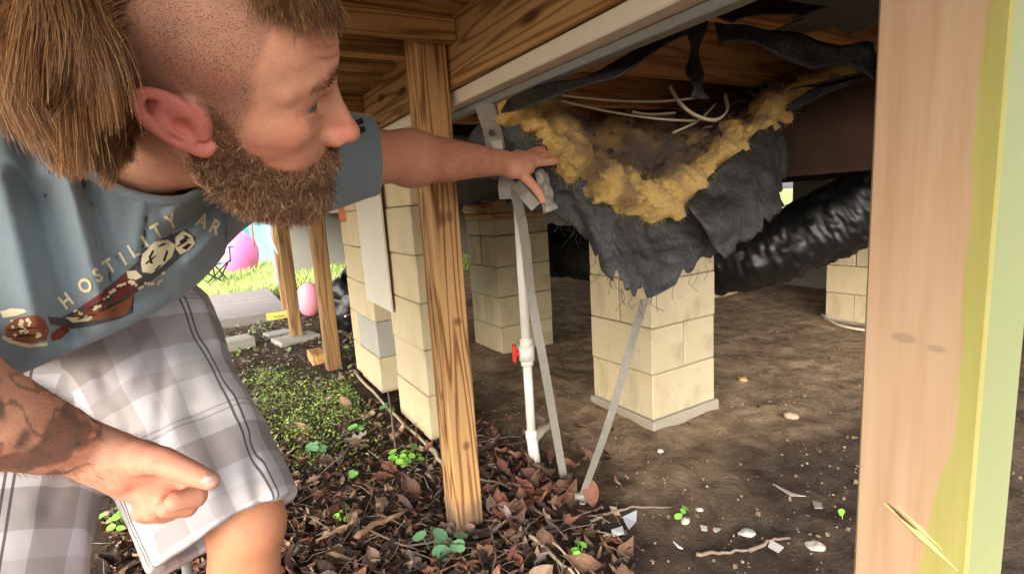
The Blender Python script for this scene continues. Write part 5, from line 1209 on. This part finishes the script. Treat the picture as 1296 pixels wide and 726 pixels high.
# the place leaves gather: from the shorts to the anchor, thinning under the house
def leaf_pos():
    while True:
        px, py = rng.uniform(130, 800), rng.uniform(505, 790)
        p = ground_at(px, py)
        dens = 1.0 if px < 690 else .35
        if py < 540: dens *= .6 if px > 430 else .3
        if p[0] > 1.0: dens *= .25
        if rng.random() < dens: return p
for i in range(285):
    p = leaf_pos() if i > 26 else ground_at(rng.normal(680, 32), rng.normal(628, 24)); s_ = rng.uniform(.05, .12)*(1.1 if i <= 26 else 1)
    me = LM[int(rng.choice(15))][0] if i > 26 else LM[[2, 7, 12, 0, 4, 5][int(rng.integers(6))]][0]
    o = bpy.data.objects.new('leaf', me); COL.objects.link(o); o.parent = ground
    o.location = (p[0], p[1], gz(p[0], p[1])+rng.uniform(.008, .03)+(.03*rng.random() if i <= 26 else 0)); o.scale = (s_, s_, s_); o.rotation_euler = (rng.normal()*.7, rng.normal()*.6, rng.random()*6.28)
# the rest of the litter
LV, LF, LC = [], [], []; off = 0
cols = [lin(96, 74, 58), lin(130, 104, 84), lin(70, 54, 44), lin(150, 128, 106), lin(120, 78, 58), lin(52, 42, 36)]
for i in range(5200):
    if i < 4200: p = leaf_pos()
    elif i < 4700: p = np.array([rng.uniform(-.3, 1.1), rng.uniform(3.2, 6.8), 0])
    else: p = np.array([rng.uniform(.8, 3.5), rng.uniform(.5, 3.4), 0])
    me, V, F = LM[int(rng.choice(15))]; V = V[::1]; s_ = rng.uniform(.018, .055) if i < 4700 else rng.uniform(.006, .022); R_ = rot3(rng.random()*6.28, rng.normal()*.5, rng.normal()*.5)
    sub = [0, 2, 4, 20, 22, 24, 40, 42, 44]; W = V[sub]@R_.T*s_+np.array([p[0], p[1], 0]); W[:, 2] += gz(p[0], p[1])+rng.uniform(.002, .016); LV.append(W); LF.append(np.array([(0, 3, 4, 1), (1, 4, 5, 2), (3, 6, 7, 4), (4, 7, 8, 5)])+off); off += 9; LC.append(np.repeat(np.array([cols[int(rng.integers(6))]])*rng.uniform(.7, 1.3), 9, 0))
kk = NT('leaf_litter'); o = mesh_obj('leaf_litter', np.concatenate(LV), np.concatenate(LF), kk.fin(kk.attr('tint').outputs[0], .8, .25), None, True); set_color(o, 'tint', np.concatenate(LC)); tag(o, 'small brown leaf litter covering the soil around the posts', kind='stuff')
# ---------------------------------------------------------------- sticks
BARK = plain('twig_bark', lin(122, 106, 92), .85, .2, vary=.35, scale=60); PALE = plain('pale_stick', lin(176, 160, 134), .8, .2, vary=.2, scale=50)
def stick(pts, r_, lb, mt=BARK):
    P = [ground_at(*p[:2])+np.array([0, 0, p[2]+gz(*ground_at(*p[:2])[:2])]) for p in pts]; c = catmull(P, 5); rr = list(np.linspace(r_, r_*.55, len(c)))
    tag(MB().tube([q+rng.normal(size=3)*r_*.35 for q in c], rr, 6).build('stick', mt, None, True), lb, 'stick', 'sticks lying on the leafy ground')
stick([(448, 472, .02), (492, 520, .02), (545, 570, .02), (562, 595, .02)], .008, 'long pale stick lying along the feet of the block piers', PALE)
stick([(492, 500, .03), (497, 540, .04), (500, 575, .02)], .007, 'grey forked twig standing against the leaves below the pier')
stick([(540, 562, .02), (556, 585, .03), (566, 600, .01)], .010, 'short thick pale stick end beside the knotty post', PALE)
stick([(452, 690, .02), (480, 672, .03), (512, 655, .03)], .012, 'thick brown curled bark piece among the leaves', plain('bark_piece', lin(134, 104, 80), .85, .2, vary=.3))
stick([(660, 640, .02), (695, 668, .03), (718, 692, .02)], .005, 'thin grey twig across the reddish leaves')
stick([(672, 690, .02), (700, 715, .02), (740, 745, .02)], .006, 'pale straight twig at the near edge of the dirt', PALE)
stick([(690, 690, .02), (716, 716, .03), (735, 738, .02)], .004, 'second pale twig crossing the near edge of the dirt', PALE)
stick([(748, 664, .01), (790, 655, .02), (850, 645, .01)], .005, 'curved brown twig lying by the white shards')
stick([(880, 708, .01), (915, 702, .01), (955, 698, .01)], .006, 'grey stick lying near the tan leaf on open dirt')
stick([(950, 700, .01), (975, 692, .015), (1002, 684, .01)], .006, 'small grey branch on the dirt by the near post')
stick([(600, 610, .02), (640, 622, .03), (668, 640, .02)], .005, 'thin twig between the knotty post and the pipe')
stick([(515, 700, .02), (560, 690, .02), (600, 682, .02)], .004, 'straight fine twig in front of the knotty post')
stick([(460, 676, .02), (500, 694, .02), (540, 705, .02)], .004, 'fine twig lying across the bark piece')
# ---------------------------------------------------------------- seedlings
GRN = [plain('seedling_bright', lin(118, 170, 62), .55, .35, vary=.2, scale=40), plain('seedling_dull', lin(92, 132, 92), .6, .3, vary=.2, scale=40), plain('seedling_mid', lin(104, 148, 74), .55, .35, vary=.2, scale=40)]
def round_leaf(c, n, s_, mat, parent):
    n = np.array(n, float); n /= np.linalg.norm(n); a = np.cross(n, [.3, .9, .2]); a /= np.linalg.norm(a); b = np.cross(n, a); V = [c]; 
    for k in range(10):
        w = k/10*6.283; V.append(c+(a*math.cos(w)*1.15+b*math.sin(w)*.9)*s_+n*s_*.18)
    F = [(0, 1+k, 1+(k+1) % 10) for k in range(10)]; o = mesh_obj('leaf', V, F, mat, parent, True); return o
def seedling(px, py, n, size, spread, h, m_, lb):
    g0 = ground_at(px, py); g0[2] = gz(g0[0], g0[1]); t = thing('seedling', lb, 'plant', tuple(float(v) for v in g0), 0, 'seedlings growing in the leaf litter')
    for i in range(n):
        w = rng.random()*6.28; r_ = spread*math.sqrt(rng.random()); p = g0+np.array([math.cos(w)*r_, math.sin(w)*r_, h*rng.uniform(.4, 1.1)])
        round_leaf(p, (math.cos(w)*.5, math.sin(w)*.5-.4, 1), size*rng.uniform(.7, 1.25), GRN[m_], t); MB().tube([g0+np.array([0, 0, -.005]), (g0*.4+p*.6)+np.array([0, 0, .01]), p], .0013, 4).build('stem', GRN[m_], t)
seedling(515, 588, 16, .013, .06, .055, 0, 'bright green round-leaved seedling clump between the pier and the knotty post')
seedling(548, 700, 5, .024, .05, .06, 1, 'broad dull green seedling in front of the knotty post')
seedling(584, 705, 3, .016, .025, .05, 1, 'narrow dull green seedling right beside the knotty post foot')
seedling(437, 660, 7, .009, .03, .03, 0, 'tiny bright seedling in the brown leaves below the weeds')
seedling(735, 716, 7, .010, .035, .05, 0, 'bright seedling beside the pale twigs at the near edge')
seedling(862, 656, 4, .010, .022, .025, 0, 'small two-leaved seedling on the open dirt')
seedling(1066, 662, 2, .008, .012, .03, 0, 'tiny seedling on the dirt next to the fresh post')
seedling(405, 575, 6, .018, .06, .06, 1, 'pale bluish leaved plant at the edge of the weeds')
seedling(492, 522, 4, .015, .035, .05, 1, 'pale leaved seedling against the long stick')
seedling(455, 548, 6, .013, .04, .05, 2, 'green seedling at the border of weeds and leaves')
seedling(160, 668, 14, .012, .06, .07, 0, 'bright green weed showing between the legs of the shorts')
seedling(454, 606, 5, .010, .03, .03, 2, 'small mid green seedling in the middle of the leaf litter')
# ---------------------------------------------------------------- stones, shards, scraps
def stone(px, py, r_, col, lb, name='stone', flat=.55, cat='stone'):
    p = ground_at(px, py); c = np.array([p[0], p[1], gz(p[0], p[1])+r_*flat*.45]); g = SDF(c-r_*1.6, c+r_*1.6, r_*.12); g.ell(c, (r_, r_*.8, r_*flat), 0, rot3(rng.random()*3, 0, 0)); g.field(lambda P: r_*.22*fbm(P, 1.1/r_, 2)); V, F = g.mesh()
    tag(mesh_obj(name, V, F, plain(name+'_stuff', col, .85, .2, vary=.2, scale=60), None, True), lb, cat)
stone(940, 479, .026, lin(176, 150, 106), 'tan stone on the dirt beside the sunlit pier'); stone(1003, 527, .030, lin(168, 148, 118), 'rounded grey tan stone on the open dirt'); stone(836, 571, .014, lin(200, 194, 180), 'small white stone in front of the sunlit pier'); stone(868, 661, .014, lin(170, 166, 158), 'white pebble beside the two-leaved seedling')
stone(1030, 690, .030, lin(168, 160, 148), 'flat pale stone close to the fresh post', flat=.3); stone(945, 676, .024, lin(176, 170, 160), 'flat grey stone near the grey stick', flat=.3); stone(885, 646, .012, lin(176, 170, 160), 'tiny white pebble on the dark soil')
def shard(pts, lb, col=(206, 206, 208), name='shard'):
    P = [ground_at(*p)+np.array([0, 0, .006+.012*rng.random()]) for p in pts]; P = [p+np.array([0, 0, gz(p[0], p[1])]) for p in P]; o = mesh_obj(name, P, [tuple(range(len(P)))], plain(name+'_white', lin(*col), .5, .4, vary=.08), None); o.modifiers.new('t', 'SOLIDIFY').thickness = .003; tag(o, lb, 'scrap', 'white scraps on the dirt')
shard([(788, 664), (806, 654), (805, 664), (796, 676)], 'largest white plastic shard beside the curved twig', (166, 166, 170)); shard([(774, 678), (788, 671), (790, 682), (776, 683)], 'smaller white plastic shard touching the largest one'); shard([(852, 693), (862, 701), (864, 704), (858, 702)], 'thin white sliver lying before the tan leaf')
shard([(978, 620), (1002, 631), (1020, 633), (1019, 635), (1000, 634)], 'long thin pale strip on the open dirt', (150, 142, 130)); shard([(1028, 638), (1040, 641), (1041, 649), (1031, 647)], 'small pale scrap beyond the end of the thin strip', (140, 132, 120)); shard([(886, 668), (912, 672), (908, 676), (888, 673)], 'flat grey scrap behind the tan leaf', (172, 166, 158)); shard([(975, 692), (992, 700), (985, 704), (972, 698)], 'small grey scrap by the grey branch', (160, 154, 146))
mb = MB()
for i in range(70):
    px, py = rng.uniform(730, 1085), rng.uniform(560, 726); p = ground_at(px, py); s_ = rng.uniform(.002, .006); c = np.array([p[0], p[1], gz(p[0], p[1])+s_*.4]); M_ = rot3(rng.random()*6, rng.random(), rng.random()); mb.add([c+M_@np.array(q)*s_ for q in ((1, 0, 0), (-1, 0, 0), (0, 1, 0), (0, -1, 0), (0, 0, .7), (0, 0, -.7))], [(0, 2, 4), (2, 1, 4), (1, 3, 4), (3, 0, 4), (2, 0, 5), (1, 2, 5), (3, 1, 5), (0, 3, 5)])
tag(mb.build('gravel', plain('pale_grit', lin(140, 130, 116), .85, .2, vary=.5, scale=9)), 'pale grit scattered over the near dirt', kind='stuff')
mb = MB()
for i in range(2600):
    x_, y_ = rng.uniform(.75, 3.6), rng.uniform(.45, 3.2); s_ = .0022+.009*rng.random()**4; c = np.array([x_, y_, gz(x_, y_)+s_*.3]); M_ = rot3(rng.random()*6, rng.random(), rng.random()); q_ = rng.uniform(.6, 1.3, 3)
    mb.add([c+M_@(np.array(q)*q_)*s_ for q in ((1, 0, 0), (-1, 0, 0), (0, 1, 0), (0, -1, 0), (0, 0, .7), (0, 0, -.7))], [(0, 2, 4), (2, 1, 4), (1, 3, 4), (3, 0, 4), (2, 0, 5), (1, 2, 5), (3, 1, 5), (0, 3, 5)])
tag(mb.build('dirt_crumbs', plain('dirt_crumb', lin(118, 98, 78), .95, .1, vary=.5, scale=7)), 'loose crumbs of dirt scattered under the house', kind='stuff')
for (px, py, s_, mi, rz, lb) in ((898, 686, .085, 2, .6, 'curled tan leaf standing on the open dirt'),):
    p = ground_at(px, py); o = bpy.data.objects.new('fallen_leaf', LM[12][0]); COL.objects.link(o); o.location = (p[0], p[1], gz(p[0], p[1])+.025); o.scale = (s_,)*3; o.rotation_euler = (.7, .3, rz); tag(o, lb, 'leaf')
pole = thing('metal_pole', 'thin grey metal pole standing behind the leg of the shorts', 'pole', tuple(float(v) for v in ground_at(236, 760)*np.array([1, 1, 0])))
pt_, pb_ = A(233, 694, .93), A(248, 790, .93); pb_ = pt_+(pb_-pt_)*((pt_[2]+.02)/(pt_[2]-pb_[2])); MB().tube([pt_, pb_], .0085, 10).build('tube', METAL, pole, True); MB().tube([pb_, pb_+np.array([0, 0, .03])], .012, 10).build('foot_cap', DARK, pole, True)
# loose fine twigs
mb = MB()
for i in range(420):
    p = leaf_pos(); L_ = rng.uniform(.02, .09); w = rng.random()*6.28; d = np.array([math.cos(w), math.sin(w), rng.normal()*.15])*L_; c = np.array([p[0], p[1], gz(p[0], p[1])+rng.uniform(.006, .03)]); mb.tube([c-d, c+rng.normal(size=3)*L_*.12, c+d], rng.uniform(.0008, .0022), 4)
tag(mb.build('twig_litter', BARK), 'fine dry twigs strewn through the leaf litter', kind='stuff')
